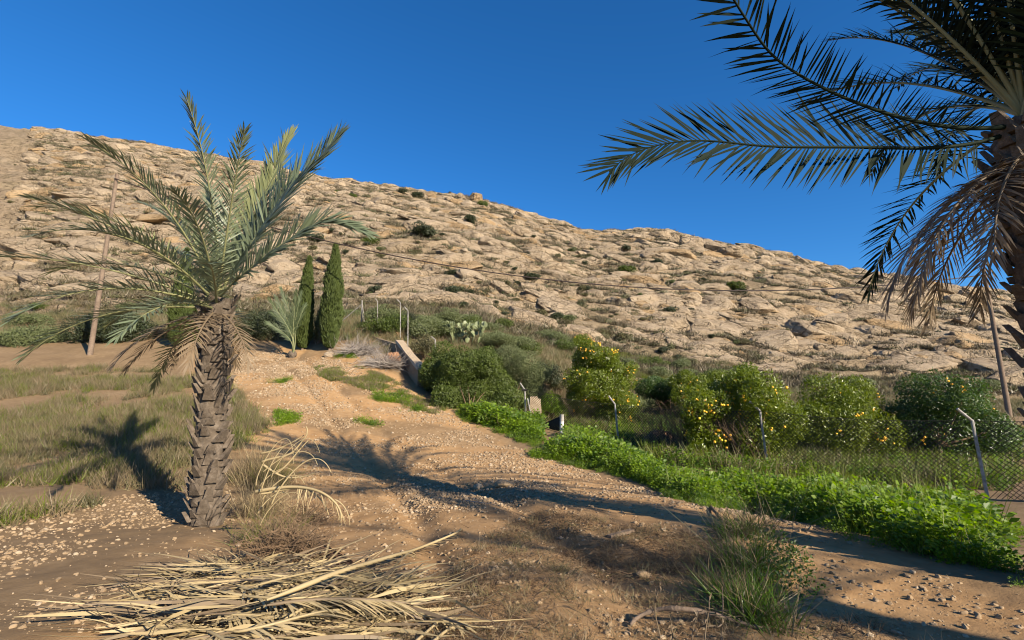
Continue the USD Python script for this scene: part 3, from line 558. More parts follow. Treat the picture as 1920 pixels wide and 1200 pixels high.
P = scatter(SLOPE, 17000, r); cl = fb(P[:, 0], P[:, 1], 4., 3, 192); P = P[r.uniform(size=len(P)) < sstep(-.15, .1, cl) * .8 + .2]
TS = [tuft(20 + i, 40, .5, .16, .018, .5) for i in range(5)]
strew('slope_grass', TS, ['olive_grass', 'dry_grass', 'scrub_leaf', 'olive_grass', 'grey_bush_leaf'], P, r.uniform(.6, 1.6, len(P)), 'grey and olive grass covering the lower slope below the rocks', 'grass')
GP = area((1085, 700), (1110, 650), (1190, 668), (1290, 690), (1320, 712), (1240, 715), (1180, 705))
P = scatter(GP, 4200, r); strew('fresh_slope_grass', TS, ['green_grass', 'olive_grass', 'green_grass', 'olive_grass', 'green_grass'], P, r.uniform(.5, 1.2, len(P)), 'strip of fresh yellow green grass between the orange grove and the rocks', 'grass')
COVER = area((832, 768), (900, 770), (985, 792), (1060, 806), (1165, 838), (1280, 888), (1410, 905), (1700, 935), (1960, 985), (1960, 1120), (1700, 1060), (1410, 962), (1330, 955), (1240, 930), (1130, 888), (1060, 872), (992, 858), (1000, 838), (950, 818), (880, 800))
P = scatter(COVER, 10000, r); d_ = shapely.distance(shapely.points(P), COVER.exterior); cl = fb(P[:, 0], P[:, 1], 1.3, 3, 193)
k_ = r.uniform(size=len(P)) < sstep(0, .75, d_ + cl * 3.6); P, d_ = P[k_], d_[k_]
gap = area((1012, 838), (1068, 838), (1068, 796), (1010, 790)); k_ = ~contains_xy(gap, P[:, 0], P[:, 1]); P, d_ = P[k_], d_[k_]
WD = [weed(i) for i in range(5)]
MAL = [weed(10 + i, 34, .42, .062, .20) for i in range(2)]; TALL = [tuft(70, 20, .55, .10, .008, .35, 3)]
TALL.append(tuft(71, 9, .42, .07, .006, .4, 3))
strew('weed_carpet', WD + MAL + TALL, ['clover_leaf', 'clover_leaf', 'clover_leaf', 'clover_leaf', 'dark_clover_leaf', 'pale_weed_leaf', 'dark_clover_leaf', 'green_grass', 'dry_grass'], P, (.35 + .65 * sstep(0, 1.0, d_)) * r.uniform(.5, 1.5, len(P)) * (.55 + 1.5 * np.clip(fb(P[:, 0], P[:, 1], 1.1, 3, 197) + .38, 0, 1)), 'bright green leafy weeds carpeting the strip along the wire fence', 'weeds', sink=.04)
ORCH = area((1000, 800), (1070, 800), (1165, 830), (1280, 880), (1420, 890), (1900, 920), (1920, 810), (1400, 775), (1180, 780))
P = scatter(ORCH, 3800, r); strew('orchard_weeds', WD + TS[:2], ['dark_clover_leaf', 'clover_leaf', 'dark_clover_leaf', 'scrub_leaf', 'clover_leaf', 'green_grass', 'olive_grass'], P, r.uniform(.6, 1.5, len(P)), 'tall mixed weeds growing under the orange trees behind the fence', 'weeds')
PATCH = area((590, 688), (650, 682), (720, 705), (790, 742), (835, 768), (820, 778), (740, 752), (660, 722), (600, 705))
P = scatter(PATCH, 5000, r); cl = fb(P[:, 0], P[:, 1], 1.2, 3, 194); P = P[r.uniform(size=len(P)) < sstep(-.1, .12, cl)]
TG = [tuft(40 + i, 26, .16, .09, .012, .6) for i in range(4)]
strew('track_grass', TG, ['green_grass', 'olive_grass', 'green_grass', 'dry_grass'], P, r.uniform(.5, 1.3, len(P)), 'thin green and brown grass growing on the stony track', 'grass', sink=.01)
P = np.vstack([scatter(area((515, 772), (560, 780), (560, 795), (515, 800)), 160, r), scatter(area((700, 735), (770, 740), (770, 760), (700, 750)), 200, r)] + [np.array([hit(u, v)[:2]]) + r.normal(0, .22, (40, 2)) for u, v in ((530, 716), (715, 750), (690, 795), (835, 760), (780, 770), (660, 670), (640, 668))])
strew('weed_patches', WD[:3] + TG[:2], ['clover_leaf', 'dark_clover_leaf', 'clover_leaf', 'green_grass', 'clover_leaf'], P, r.uniform(.3, .8, len(P)), 'small green weed patches sprouting here and there from the track', 'weeds', sink=.02)
LEFT = area((-80, 1000), (250, 930), (480, 900), (500, 800), (420, 700), (200, 690), (-100, 690))
P = scatter(LEFT, 6500, r); cl = fb(P[:, 0], P[:, 1], 2.2, 3, 195); P = P[r.uniform(size=len(P)) < sstep(-.15, .1, cl)]
strew('bank_grass', TS, ['dry_grass', 'olive_grass', 'dry_grass', 'green_grass', 'scrub_leaf'], P, r.uniform(.35, .95, len(P)), 'dry yellowish grass on the bank beside the large palm', 'grass')

# ------------------------------------------------------------------ shrubs dotted over the hillside
def far_shrub(seed, m, w, h):
    r = rng_of(('far', seed)); c = []
    for k in range(9):
        a, q_ = r.uniform(0, 6.28), math.sqrt(r.uniform()) * .75
        c.append((np.array([math.cos(a) * w / 2 * q_, math.sin(a) * w / 2 * q_, h * (.35 + .35 * r.uniform())]), np.array([w * .24, w * .24, h * .3])))
    return leaf_ball(c, 60, .2, r, .55), limbs(np.array([0, 0, -.2]), [x_[0] for x_ in c], .05, r)
shrub_kinds = []
for i, (m, w, h) in enumerate([('dark_scrub_leaf', 2.6, 1.7), ('bush_leaf', 2.2, 1.4), ('dark_scrub_leaf', 3.2, 1.8), ('scrub_leaf', 2.2, 1.2), ('grey_bush_leaf', 2.6, 1.3)]):
    c_ = stage.CreateClassPrim(f'/World/Looks/shrub_kind_{i:03d}'); lf, st = far_shrub(i, m, w, h)
    for nm, ms, mm in (('foliage', lf, m), ('stems', st, 'brown_twig')):
        usdkit.mesh(stage, f'{c_.GetPath()}/{nm}', ms, M[mm])
    shrub_kinds.append(c_.GetPath())
def place_shrub(kind, u, v, s, label, group=None):
    p = hit(u, v); q_ = numbered('/World', 'hill_shrub'); x = UsdGeom.Xform.Define(stage, q_)
    x.AddTranslateOp().Set(Gf.Vec3d(*map(float, p + [0, 0, -.05]))); x.AddRotateZOp().Set((u * 37) % 360); x.AddScaleOp().Set(Gf.Vec3f(s, s, s * .95))
    x.GetPrim().GetReferences().AddInternalReference(shrub_kinds[kind]); x.GetPrim().SetInstanceable(True); tag(x, label, 'shrub', group)
for k, u, v, s, lab in [(0, 637, 342, 1.5, 'dark shrub on the left end of the ridge line beside the palm frond'), (0, 693, 351, 1.0, 'small dark shrub sitting on the ridge left of the twin shrubs'),
                        (0, 757, 367, 1.55, 'left one of two round dark shrubs just under the ridge'), (2, 782, 372, 1.35, 'right one of two round dark shrubs just under the ridge'),
                        (0, 844, 363, 1.1, 'dark shrub on the ridge beside the pale summit boulder'), (1, 905, 391, 1.9, 'largest dark shrub directly below the tall summit boulder'),
                        (0, 880, 420, 1.35, 'dark shrub on open rock beneath the summit boulder'), (2, 795, 447, 1.6, 'wide dark shrub mid slope above the sagging cable'),
                        (1, 695, 462, 1.35, 'round green shrub just above the sagging cable'), (1, 1174, 516, 1.6, 'bright dark green shrub among slabs right of the slope centre'),
                        (1, 1378, 545, 1.5, 'green shrub by cracked boulders at the right of the slope'), (2, 1384, 556, 1.0, 'low green shrub hanging below cracked boulders'),
                        (1, 633, 365, 1.0, 'small green shrub below the ridge near the palm frond tip'), (1, 662, 373, 1.1, 'low green shrub right of the palm frond under the ridge')]:
    place_shrub(k, u, v, s, lab)
r = rng_of('hillshrubs'); n_ = 0
while n_ < 250:
    u = r.uniform(0, 1920) if n_ > 170 else r.uniform(515, 1410); rv = np.interp(u, [q_[0] for q_ in RIDGE], [q_[1] for q_ in RIDGE]); v = rv + 14 + (base_v(u) - rv - 20) * r.uniform()
    kk = int(r.choice([0, 3, 4, 3, 3, 2])); place_shrub(kk, u, float(v), float(r.choice([r.uniform(.28, .55), r.uniform(.5, .95)], p=[.7, .3])), ['dull dark shrub', '', 'wide low dark shrub', 'brownish shrub', 'pale grey shrub'][kk] + (' near the ridge' if v < rv + (base_v(u) - rv) * .33 else ' mid slope' if v < rv + (base_v(u) - rv) * .68 else ' low on the slope') +
                (' behind the big left palm' if u < 520 else ' above the cypresses' if u < 800 else ' in the middle of the rocky hillside' if u < 1060 else ' up from the tall orange tree' if u < 1240 else ' at the right end of the rocky hillside'), 'shrubs dotted over the hillside'); n_ += 1

# ------------------------------------------------------------------ date palms
def frond_parts(pts, n_leaf, leaf_len, upv, seed, w=.026, vang=.45, droop=.12, a0=1.1, a1=.32, s0=.14, rach=(.022, .004), messy=.12, flare=True, side=None):
    """(stalk mesh, [leaflet meshes]) of a pinnate frond along pts."""
    r = rng_of(('frond', seed)); c = spline(pts, 60); t = unit(np.gradient(c, axis=0)); N = unit(np.cross(side, t)) if side is not None else unit(np.asarray(upv, float) - t * (t @ np.asarray(upv, float))[:, None]); S = np.cross(t, N)
    st = tube(c, np.linspace(rach[0], rach[1], 60) * np.interp(np.linspace(0, 1, 60), [0, .06, .12], [1.9, 1.3, 1] if flare else [.4, .9, 1]), 6); out = []
    for k in range(n_leaf):
        s = s0 + (1 - s0) * ((k // 2) + r.uniform(-.3, .3)) / (n_leaf / 2); s = min(max(s, s0), 1.0); i = s * 59; i0 = int(min(i, 58)); f_ = i - i0
        b, T, n_, s_ = (x[i0] * (1 - f_) + x[i0 + 1] * f_ for x in (c, t, N, S)); q_ = (s - s0) / (1 - s0)
        a = a0 + (a1 - a0) * q_ + r.normal(0, messy); sg = 1 if k % 2 else -1; be = vang * r.uniform(.3, 1.6)
        d = unit(math.cos(a) * T + math.sin(a) * (sg * math.cos(be) * s_ + math.sin(be) * n_))
        L = leaf_len * (.3 + .7 * math.sin(math.pi * (.17 + .75 * q_))) * r.uniform(.85, 1.1); wd = unit(np.cross(d, n_) + r.normal(0, .25, 3)); tt = np.array([0, .3, .7, 1]); ww = w * np.array([.45, 1, .7, .05])
        m = b + d * (L * tt)[:, None] + np.array([0, 0, -1.0]) * (droop * L * tt**2)[:, None]; v = np.empty((8, 3)); v[0::2] = m - wd * ww[:, None] / 2; v[1::2] = m + wd * ww[:, None] / 2
        out.append((v, np.array([[0, 1, 3], [0, 3, 2], [2, 3, 5], [2, 5, 4], [4, 5, 7], [4, 7, 6]])))
    return st, out
def add_frond(palm, org, parts, leaf_m, stalk_m='palm_stalk', single=False, name='frond', label=None):
    st, lv = parts; f_ = obj(name, st, stalk_m, palm, smooth=True, rel=org, label=label)
    if single:
        for m in lv: obj('leaflet', m, leaf_m, f_, rel=org)
    else: obj('leaflets', cat_mesh(lv), leaf_m, f_, rel=org, kind='stuff')
def arch(crown, az, el, L, bend, n=12):
    p, e, out = np.array(crown, float), el, []
    for k in range(n):
        out.append(p.copy()); p = p + np.array([math.sin(az) * math.cos(e), math.cos(az) * math.cos(e), math.sin(e)]) * L / (n - 1); e -= bend / (n - 1) * (.4 + 1.2 * k / n)
    return np.array(out)
def trunk_mesh(base, top, r0, r1, seed):
    n, k = 90, 26; s = np.linspace(0, 1, n); a = np.arange(k) * 2 * np.pi / k; S, A = np.meshgrid(s, a, indexing='ij'); h = np.linalg.norm(np.asarray(top) - base)
    ph = S * h / .16; scale = np.abs(((A / (2 * np.pi) * 8 + ph * .5) % 1) - .5) * 2; rowf = (ph + scale * .5) % 1
    rad = (r0 + (r1 - r0) * S) * (.86 + .22 * rowf * (1 - .5 * scale)) + .02 * (meshkit.noise(np.stack([np.cos(A) * 3, np.sin(A) * 3, S * h * 5], -1), seed) - .5)
    c = np.asarray(base)[None] + (np.asarray(top) - base)[None] * s[:, None]
    v = np.stack([c[:, None, 0] + np.cos(A) * rad, c[:, None, 1] + np.sin(A) * rad, c[:, None, 2] + 0 * A], -1).reshape(-1, 3)
    i, j = np.meshgrid(np.arange(n - 1), np.arange(k), indexing='ij'); q = np.stack([i*k+j, i*k+(j+1) % k, (i+1)*k+(j+1) % k, (i+1)*k+j], -1).reshape(-1, 4)
    return v, np.vstack([q[:, [0, 1, 2]], q[:, [0, 2, 3]]])
UP = np.array([0, 0, 1.0])
def boots(base, top, r0, r1, seed, step=.021, s0=0.0):
    """Old leaf bases up a palm trunk: wedges on a spiral, each tilted outward."""
    r = rng_of(('boots', seed)); h = np.linalg.norm(np.asarray(top) - base); ms = []
    for k in range(int(h / step)):
        t_ = k * step / h; a = k * 2.399963 + r.normal(0, .22); rad = (r0 + (r1 - r0) * t_) * .93; w, l, d_ = r.uniform(.045, .095), r.uniform(.07, .25), r.uniform(.015, .085)
        o = np.array([math.cos(a), math.sin(a), 0]); sd = np.array([-math.sin(a), math.cos(a), 0]); c = np.asarray(base) + (np.asarray(top) - base) * t_ + o * rad; u_ = unit(UP + o * r.uniform(.25, .6)); n_ = np.cross(sd, u_)
        v = np.array([c + sd * w * 1.1 - o * .03, c - sd * w * 1.1 - o * .03, c - sd * w + o * d_ * .6, c + sd * w + o * d_ * .6, c + u_ * l + sd * w * .45 + o * .01, c + u_ * l - sd * w * .45 + o * .01, c + u_ * l * r.uniform(.9, 1.05) - sd * w * .4 + o * d_ * .9, c + u_ * l + sd * w * .4 + o * d_ * .9])
        ms.append((v, np.array([[0, 1, 2], [0, 2, 3], [4, 6, 5], [4, 7, 6], [3, 2, 6], [3, 6, 7], [0, 4, 5], [0, 5, 1], [1, 5, 6], [1, 6, 2], [0, 3, 7], [0, 7, 4]])))
    return cat_mesh(ms)
# the palm on the right: its shadow crosses the track
pb = np.array([5.0, 4.5, float(H([5.0], [4.5])[0])]); pc = np.array([5.0, 4.5, 4.3])
palm = empty('date_palm', 'date palm at the right whose fronds reach into the blue sky', 'palm tree', pb)
obj('trunk', trunk_mesh(pb - [0, 0, .2], pc, .31, .26, 1), 'palm_bark', palm, rel=pb, smooth=50); obj('leaf_bases', boots(pb, pc, .31, .27, 1), 'palm_bark', palm, rel=pb)
F1 = [pc, at(1780, 275, 4.42), at(1600, 276, 4.33), at(1410, 272, 4.25), at(1322, 264, 4.22), at(1235, 272, 4.2), at(1197, 284, 4.2), at(1160, 306, 4.2), at(1142, 322, 4.2)]
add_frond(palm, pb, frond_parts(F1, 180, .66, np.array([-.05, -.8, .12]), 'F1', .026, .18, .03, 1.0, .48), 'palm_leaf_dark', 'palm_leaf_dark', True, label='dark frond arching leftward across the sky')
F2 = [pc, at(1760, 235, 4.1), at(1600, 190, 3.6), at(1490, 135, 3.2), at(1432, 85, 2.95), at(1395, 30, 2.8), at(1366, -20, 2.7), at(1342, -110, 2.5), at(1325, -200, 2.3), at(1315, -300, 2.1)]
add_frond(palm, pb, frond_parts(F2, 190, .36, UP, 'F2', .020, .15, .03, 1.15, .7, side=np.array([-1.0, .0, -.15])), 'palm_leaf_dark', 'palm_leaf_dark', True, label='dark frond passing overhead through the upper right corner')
r = rng_of('palmfronds')
for i in range(58):
    az = i * 2.399963 + r.normal(0, .15); el = r.uniform(.8, 1.38) if i % 3 else r.uniform(-.4, .9); L = r.uniform(3.2, 4.1)
    if el < .8 and not .1 < az % 6.283 < 2.7: continue
    p = arch(pc + [0, 0, .1], az, el, L, r.uniform(.4, .95) if el > .8 else r.uniform(.8, 1.4)); q_ = proj(p)
    if np.any((q_[:, 0] > 480) & (q_[:, 0] < 1480) & (q_[:, 1] > -25) & (q_[:, 1] < 1300) & (q_[:, 2] > .3)) or np.any(np.linalg.norm(p[:, :2], axis=1) < 1.1): continue
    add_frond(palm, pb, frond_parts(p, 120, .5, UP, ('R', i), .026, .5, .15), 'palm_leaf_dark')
r = rng_of('sunward')
for i in range(7):
    p = arch(pc + [0, 0, .05], 2.55 + 1.15 * i / 6 + r.normal(0, .05), r.uniform(.35, 1.0), r.uniform(3.2, 4.0), r.uniform(.4, .9)); q_ = proj(p)
    if np.any((np.abs(q_[:, 0] - 960) < 520) & (q_[:, 2] > .2)) or np.any((np.linalg.norm(p[:, :2], axis=1) < 1.2) & (p[:, 2] < 4)): continue
    add_frond(palm, pb, frond_parts(p, 120, .5, UP, ('W', i), .028, .4, .1), 'palm_leaf_dark')
r = rng_of('skirt')
for i in range(16):
    p = arch(pc - [0, 0, .25], i * 2.399963, -.5, r.uniform(1.6, 2.2), .95)
    if np.any(proj(p)[:, 0] < 1460): continue
    add_frond(palm, pb, frond_parts(p, 80, .4, UP, ('S', i), .02, .3, .2), 'dry_frond_brown', 'dry_frond_brown', name='dead_frond')
# the palm on the left
lb = np.array([-4.75, 8.2, 0]); lb[2] = H(lb[0:1], lb[1:2])[0]; lc = at(408, 560, 8.2)
palm = empty('date_palm', 'pale grey green date palm at the left edge with upright fronds', 'palm tree', lb)
obj('trunk', trunk_mesh(lb - [0, 0, .2], lc, .23, .19, 2), 'palm_bark', palm, rel=lb, smooth=50); obj('leaf_bases', boots(lb, lc, .23, .2, 2), 'palm_bark', palm, rel=lb)
L1 = [lc, at(462, 470, 8.15), at(512, 398, 8.1), at(548, 350, 8.08), at(585, 312, 8.05), at(620, 272, 8.02), at(634, 256, 8.0)]
add_frond(palm, lb, frond_parts(L1, 270, .80, np.array([-.35, -.85, .5]), 'L1', .042, .35, .05, 1.0, .36), 'palm_leaf', single=True, label='frond with crisp pale leaflets rising above the ridge')
L2 = [lc, at(450, 470, 8.4), at(488, 380, 8.6), at(515, 320, 8.8), at(532, 275, 8.9), at(545, 252, 9.0)]
add_frond(palm, lb, frond_parts(L2, 220, .72, np.array([-.2, -.8, .4]), 'L2', .042, .4, .05, .8, .2), 'palm_leaf_yellow', single=True, label='yellowish paler frond behind the crisp one')
L3 = [lc, at(455, 515, 7.8), at(512, 470, 7.6), at(560, 437, 7.5), at(605, 417, 7.45), at(640, 418, 7.45), at(672, 430, 7.45), at(690, 438, 7.45)]
add_frond(palm, lb, frond_parts(L3, 240, .50, np.array([.35, -.8, .5]), 'L3', .036, .55, .06, .75, .25), 'palm_leaf', single=True, label='lower frond arching over and drooping before the hillside')
L4 = [lc, at(470, 455, 8.3), at(520, 375, 8.4), at(560, 330, 8.5), at(600, 318, 8.5)]
add_frond(palm, lb, frond_parts(L4, 120, .42, np.array([.2, -.4, .8]), 'L4', .03, .5, .06, .7, .2), 'palm_leaf', label='short frond half hidden by the crisp one')
r = rng_of('leftfronds')
for i in range(38):
    az = i * 2.399963 + .7; el = 1.4 - 1.5 * (i / 37) ** .9; L = r.uniform(2.5, 3.3); p = arch(lc + [0, 0, .05 - .25 * i / 37], az, el, L, r.uniform(.7, 1.3)); q_ = proj(p)
    if np.any((q_[:, 0] > 470) & (q_[:, 1] > 0)): continue
    add_frond(palm, lb, frond_parts(p, 120, .42, UP, ('L', i), .023, .5, .12), 'palm_leaf' if i % 4 else 'palm_leaf_yellow')
for i in range(9):
    p = arch(lc - [0, 0, .2], i * 2.399963 + .4, -.35, r.uniform(1.3, 1.8), .95)
    if np.any(proj(p)[:, 0] > 478): continue
    add_frond(palm, lb, frond_parts(p, 70, .34, UP, ('LS', i), .02, .3, .2), 'dry_frond_brown', 'dry_frond_brown', name='dead_frond')
# the young palm by the cypresses
yb = at(549, 660, 32.0); yb[2] = H(yb[0:1], yb[1:2])[0]
palm = empty('young_palm', 'young trunkless date palm with feathery upright fronds before the cypresses', 'palm tree', yb)
for i, (mu, mv, eu, ev, dy) in enumerate([(541, 620, 508, 585, .2), (545, 615, 516, 556, -.1), (548, 600, 526, 540, .2), (551, 600, 556, 545, -.2), (553, 605, 565, 548, .1), (538, 630, 500, 605, -.4), (556, 615, 573, 570, .5), (545, 625, 505, 560, -.6)]):
    p = [yb, at(mu, mv, 32 + dy * .5), at((mu + eu * 2) / 3 + (eu - mu) * .02, (mv + ev * 2) / 3 - 2, 32 + dy), at(eu, ev, 32 + dy * 1.6)]
    add_frond(palm, yb, frond_parts(p, 90, .62, np.array([.1, -.8, .5]), ('Y', i), .034, .5, .08, .8, .25, .35, (.035, .008)), 'young_palm_leaf', 'palm_leaf_yellow')
V, Fc = rock(61, (.24, .22, .34), 4, .5, 2)
obj('root_crown', (V + yb + [0, 0, .1], Fc), 'palm_bark', palm, rel=yb, smooth=30)

# ------------------------------------------------------------------ wall, fences, posts
def angle_post(parent, org, base, bend, tip, rad=.03, name='post', label=None):
    b, k, t = (np.asarray(x, float) for x in (base, bend, tip))
    m = cat_mesh([tube([b - [0, 0, .5], k], rad, 8), tube([k, t], rad * .95, 8), (trimesh.creation.icosphere(subdivisions=1, radius=rad * 1.05).vertices + k, trimesh.creation.icosphere(subdivisions=1).faces)])
    obj(name, m, 'galvanised', parent, rel=org, smooth=40, label=label)
P0, P1, P2 = at(690, 617, 35.2), at(749, 638, 31.6), at(791, 690, 27.0)
wall = empty('retaining_wall', 'weathered concrete retaining wall stepping down from the upper fence', 'wall', P1)
def wall_run(a, b, thick, drop, zoff=0.0, grow=0.0):
    d = unit((b - a) * [1, 1, 0]); s = np.array([d[1], -d[0], 0.0]) * (thick / 2 + grow); a, b = a - d * grow, b + d * grow; n = 14; tt = np.linspace(0, 1, n)[:, None]; c = a + (b - a) * tt
    w_ = np.sin(np.linspace(0, 9, n))[:, None] * .015
    prof = [c - s + w_ + [0, 0, zoff], c + s + w_ + [0, 0, zoff], c + s * 1.05 - w_ - [0, 0, drop], c - s * 1.05 - w_ - [0, 0, drop]]
    v = np.stack(prof, 1).reshape(-1, 3); f = []
    for i in range(n - 1):
        for j in range(4):
            q = [i*4+j, i*4+(j+1) % 4, (i+1)*4+(j+1) % 4, (i+1)*4+j]; f += [[q[0], q[2], q[1]], [q[0], q[3], q[2]]]
    f += [[0, 1, 2], [0, 2, 3]]; l = (n - 1) * 4; f += [[l, l+2, l+1], [l, l+3, l+2]]
    return v, np.array(f)
obj('wall_section', wall_run(P1, P2, .42, 2.6, -.12), 'concrete', wall, rel=P1)
obj('coping', wall_run(P1, P2, .42, .12, .02, .03), 'pale_stone', wall, rel=P1, label='sunlit pale top slab sloping towards the camera')
obj('wall_section', wall_run(P0 - [0, 0, .35], P1 - unit(P1 - P0) * .25 - [0, 0, .3], .35, 2.0), 'concrete', wall, rel=P1)
fo = at(708, 615, 36); uf = empty('upper_fence', 'old wire fence with angled posts standing above the retaining wall', 'fence', fo)
for b, k, t, y, lab in [((708, 616), (708, 566), (704, 560), 36, None), ((751, 636), (751, 568), (744, 561), 34.5, None), ((765, 636), (765, 583), (758, 575), 33, None), ((815.5, 660), (816, 637), (809, 631), 29.5, None)]:
    angle_post(uf, fo, at(*b, y), at(*k, y), at(*t, y), .035)
cpn = at(679, 607, 37)
obj('corner_post', tube([at(678, 607, 37), at(679, 563, 37)], .05, 8), 'galvanised', uf, rel=fo, smooth=40)
obj('brace', tube([at(683, 607, 36.6), at(679.5, 572, 37)], .03, 6), 'galvanised', uf, rel=fo); obj('brace', tube([at(642, 601, 37.4), at(678, 571, 37)], .035, 6), 'galvanised', uf, rel=fo, label='long slanting brace running down to the left')
obj('post_cap', (np.array(trimesh.creation.icosphere(subdivisions=1, radius=.14).vertices) * [1.3, 1, .6] + at(677, 553, 37), trimesh.creation.icosphere(subdivisions=1).faces), 'dark_pipe', uf, rel=fo)
for hh in (0, .35, .7):
    a_ = [at(679, 565 + hh * 55, 37), at(708, 567 + hh * 60, 36), at(751, 570 + hh * 72, 34.5), at(765, 584 + hh * 58, 33), at(816, 639 + hh * 25, 29.5)]
    obj('line_wire', cat_mesh([tube([a_[i], a_[i+1]], .008, 4) for i in range(4)]), 'wire', uf, rel=fo)
lf_ = at(1162, 836, 19.5); lfence = empty('wire_fence', 'sagging chain link fence with angled posts in front of the orange trees', 'fence', lf_)
A_, B_ = (at(987, 802, 22.5), at(984, 731, 22.5), at(975, 718, 22.5)), (at(1162, 838, 19.5), at(1153, 758, 19.5), at(1141, 742, 19.5))
def post_at(x, y, h=1.75):
    b = np.array([x, y, float(H([x], [y])[0])]); k = b + [-.12, 0, h]; return b, k, k + [-.27, .05, .28]
C_, D_, E_ = post_at(7.6, 15.4), post_at(10.9, 12.0), post_at(14.2, 8.6)
for q_, lab in ((A_, 'short stained post with a thick angled head'), (B_, 'leaning post in front of the tall orange tree'), (C_, None), (D_, None), (E_, None)): angle_post(lfence, lf_, *q_, .034, label=lab)
obj('brace', tube([at(989, 747, 22.4), at(1000, 800, 22.0)], .03, 6), 'galvanised', lfence, rel=lf_)
obj('post_collar', tube([at(979, 731, 22.45), at(988, 731, 22.45)], .045, 8), 'dark_pipe', lfence, rel=lf_)
for i, (p_, q_) in enumerate(((A_, B_), (B_, C_), (C_, D_), (D_, E_))):
    r = rng_of(('mesh', i)); b0, t0, b1, t1 = p_[0], p_[1], q_[0], q_[1]; Lh, hh = np.linalg.norm(b1 - b0), np.linalg.norm(t0 - b0)
    def pt(s, h): s_ = np.clip(s / Lh, 0, 1); return (b0 + (t0 - b0) * h / hh) * (1 - s_) + (b1 + (t1 - b1) * h / hh) * s_ + np.array([0, 0, -.10 * math.sin(math.pi * s_) * h / hh]) + .05 * np.array([0, math.sin(s * 1.7 + h), 0])
    ms = []
    for s in np.arange(-hh, Lh, .11):
        for sg in (1, -1):
            s0_, s1_ = (s, s + hh) if sg > 0 else (s + hh, s); hs = np.linspace(0, 1, 5); ss = s0_ + (s1_ - s0_) * hs; ok = (ss >= 0) & (ss <= Lh)
            if ok.sum() >= 2: ms.append(tube([pt(a, h * hh) for a, h, o in zip(ss, hs, ok) if o], (.0095 if i == 1 else .007), 3, False))
    ms.append(tube([pt(s, hh) for s in np.linspace(0, Lh, 8)], .006, 4)); obj('chain_link', cat_mesh(ms), 'wire', lfence, rel=lf_)
r = rng_of('creeper'); cb = B_[0] * .35 + C_[0] * .65; ms = []
for k in range(260):
    s = r.uniform(.28, 1.0); b = B_[0] * (1 - s) + C_[0] * s + r.normal(0, .10, 3) * [1, 1, 0]; h = r.uniform(1.1, 2.1) * (.5 + .5 * math.sin(math.pi * min(max((s - .2) / .85, 0), 1))); l_ = r.normal(-.35, .18)
    c = spline([b, b + [l_ * .3 + r.normal(0, .05), r.normal(0, .06), h * .4], b + [l_ * .7 + r.normal(0, .07), r.normal(0, .06), h * .75], b + [l_ + r.normal(0, .12), r.normal(0, .1), h]], 8); ms.append(tube(c, np.linspace(.012, .005, 8), 4, False))
cr = empty('dry_creeper', 'tangle of dry dark creeper stems hanging on the wire fence', 'creeper', cb); obj('stems', cat_mesh(ms), 'brown_twig', cr, rel=cb)
pp_ = at(1004, 800, 23.3); pil = empty('concrete_pillar', 'crumbling pale concrete pillar beside the short stained fence post', 'pillar', pp_)
def rough_block(size, c, seed, amp=.05):
    m = trimesh.creation.box(size).subdivide().subdivide().subdivide().subdivide(); v = np.array(m.vertices); n_ = unit(v / np.asarray(size))
    return v + n_ * (amp * 2 * (meshkit.fbm(v * 5 + seed, 4, seed) - .5))[:, None] + c, np.array(m.faces)
obj('shaft', rough_block((.50, .42, 1.5), at(1004, 779, 23.3), 71), 'pale_stone', pil, rel=pp_, smooth=40)
obj('rubble_top', rough_block((.34, .36, .22), at(1000, 748, 23.3), 72, .09), 'pale_stone', pil, rel=pp_, smooth=40)
wp = at(1053, 812, 20.7); wpost = empty('painted_post', 'stubby post painted white below and grey on top among the weeds', 'post', wp)
obj('painted_base', tube([wp - [0, 0, .4], at(1053.5, 790, 20.7)], .085, 16), 'white_paint', wpost, rel=wp, smooth=40); obj('grey_top', tube([at(1053.5, 790, 20.7), at(1053.5, 777, 20.7)], .087, 16), 'galvanised', wpost, rel=wp, smooth=40)
gb = at(1034, 800, 21.3); trough = empty('dark_panel', 'low black metal panel between the concrete pillar and the painted post', 'panel', gb)
q4 = [at(1018, 797, 21.8), at(1050, 783, 21.0), at(1050, 822, 21.0), at(1018, 828, 21.8)]; off = np.array([0, .06, 0])
obj('sheet', (np.array(q4 + [p + off for p in q4]), np.array([[0, 2, 1], [0, 3, 2], [4, 5, 6], [4, 6, 7], [0, 1, 5], [0, 5, 4], [1, 2, 6], [1, 6, 5], [2, 3, 7], [2, 7, 6], [3, 0, 4], [3, 4, 7]])), 'dark_pipe', trough, rel=gb)
obj('rail', tube([q4[0] + [0, .03, .02], q4[1] + [0, .03, .02]], .035, 8), 'dark_pipe', trough, rel=gb)

# ------------------------------------------------------------------ overhead cable and its poles
def cable_v(u): return 545 - .00015 * (1400 - u) ** 2
us = np.linspace(215, 1850, 60); cps = np.array([at(u, cable_v(u), 30) for u in us])
cab = obj('overhead_cable', tube(cps, .034, 6), 'cable', None, smooth=True, label='single dark cable sagging across the rocky hillside', cat='cable')
for u, lab in ((215, 'weathered wooden pole holding the left end of the cable'), (1850, 'weathered wooden pole holding the right end of the cable')):
    t_ = at(u, cable_v(u), 30); b = t_.copy(); b[2] = H(b[0:1], b[1:2])[0]; po = empty('utility_pole', lab, 'utility pole', b)
    obj('shaft', tube([b - [0, 0, .5], t_ + [0, .14, .35]], [.15, .10], 12), 'bark', po, rel=b, smooth=40); obj('bracket', tube([t_ + [0, .2, .02], t_ + [0, -.02, .02]], .03, 8), 'galvanised', po, rel=b)

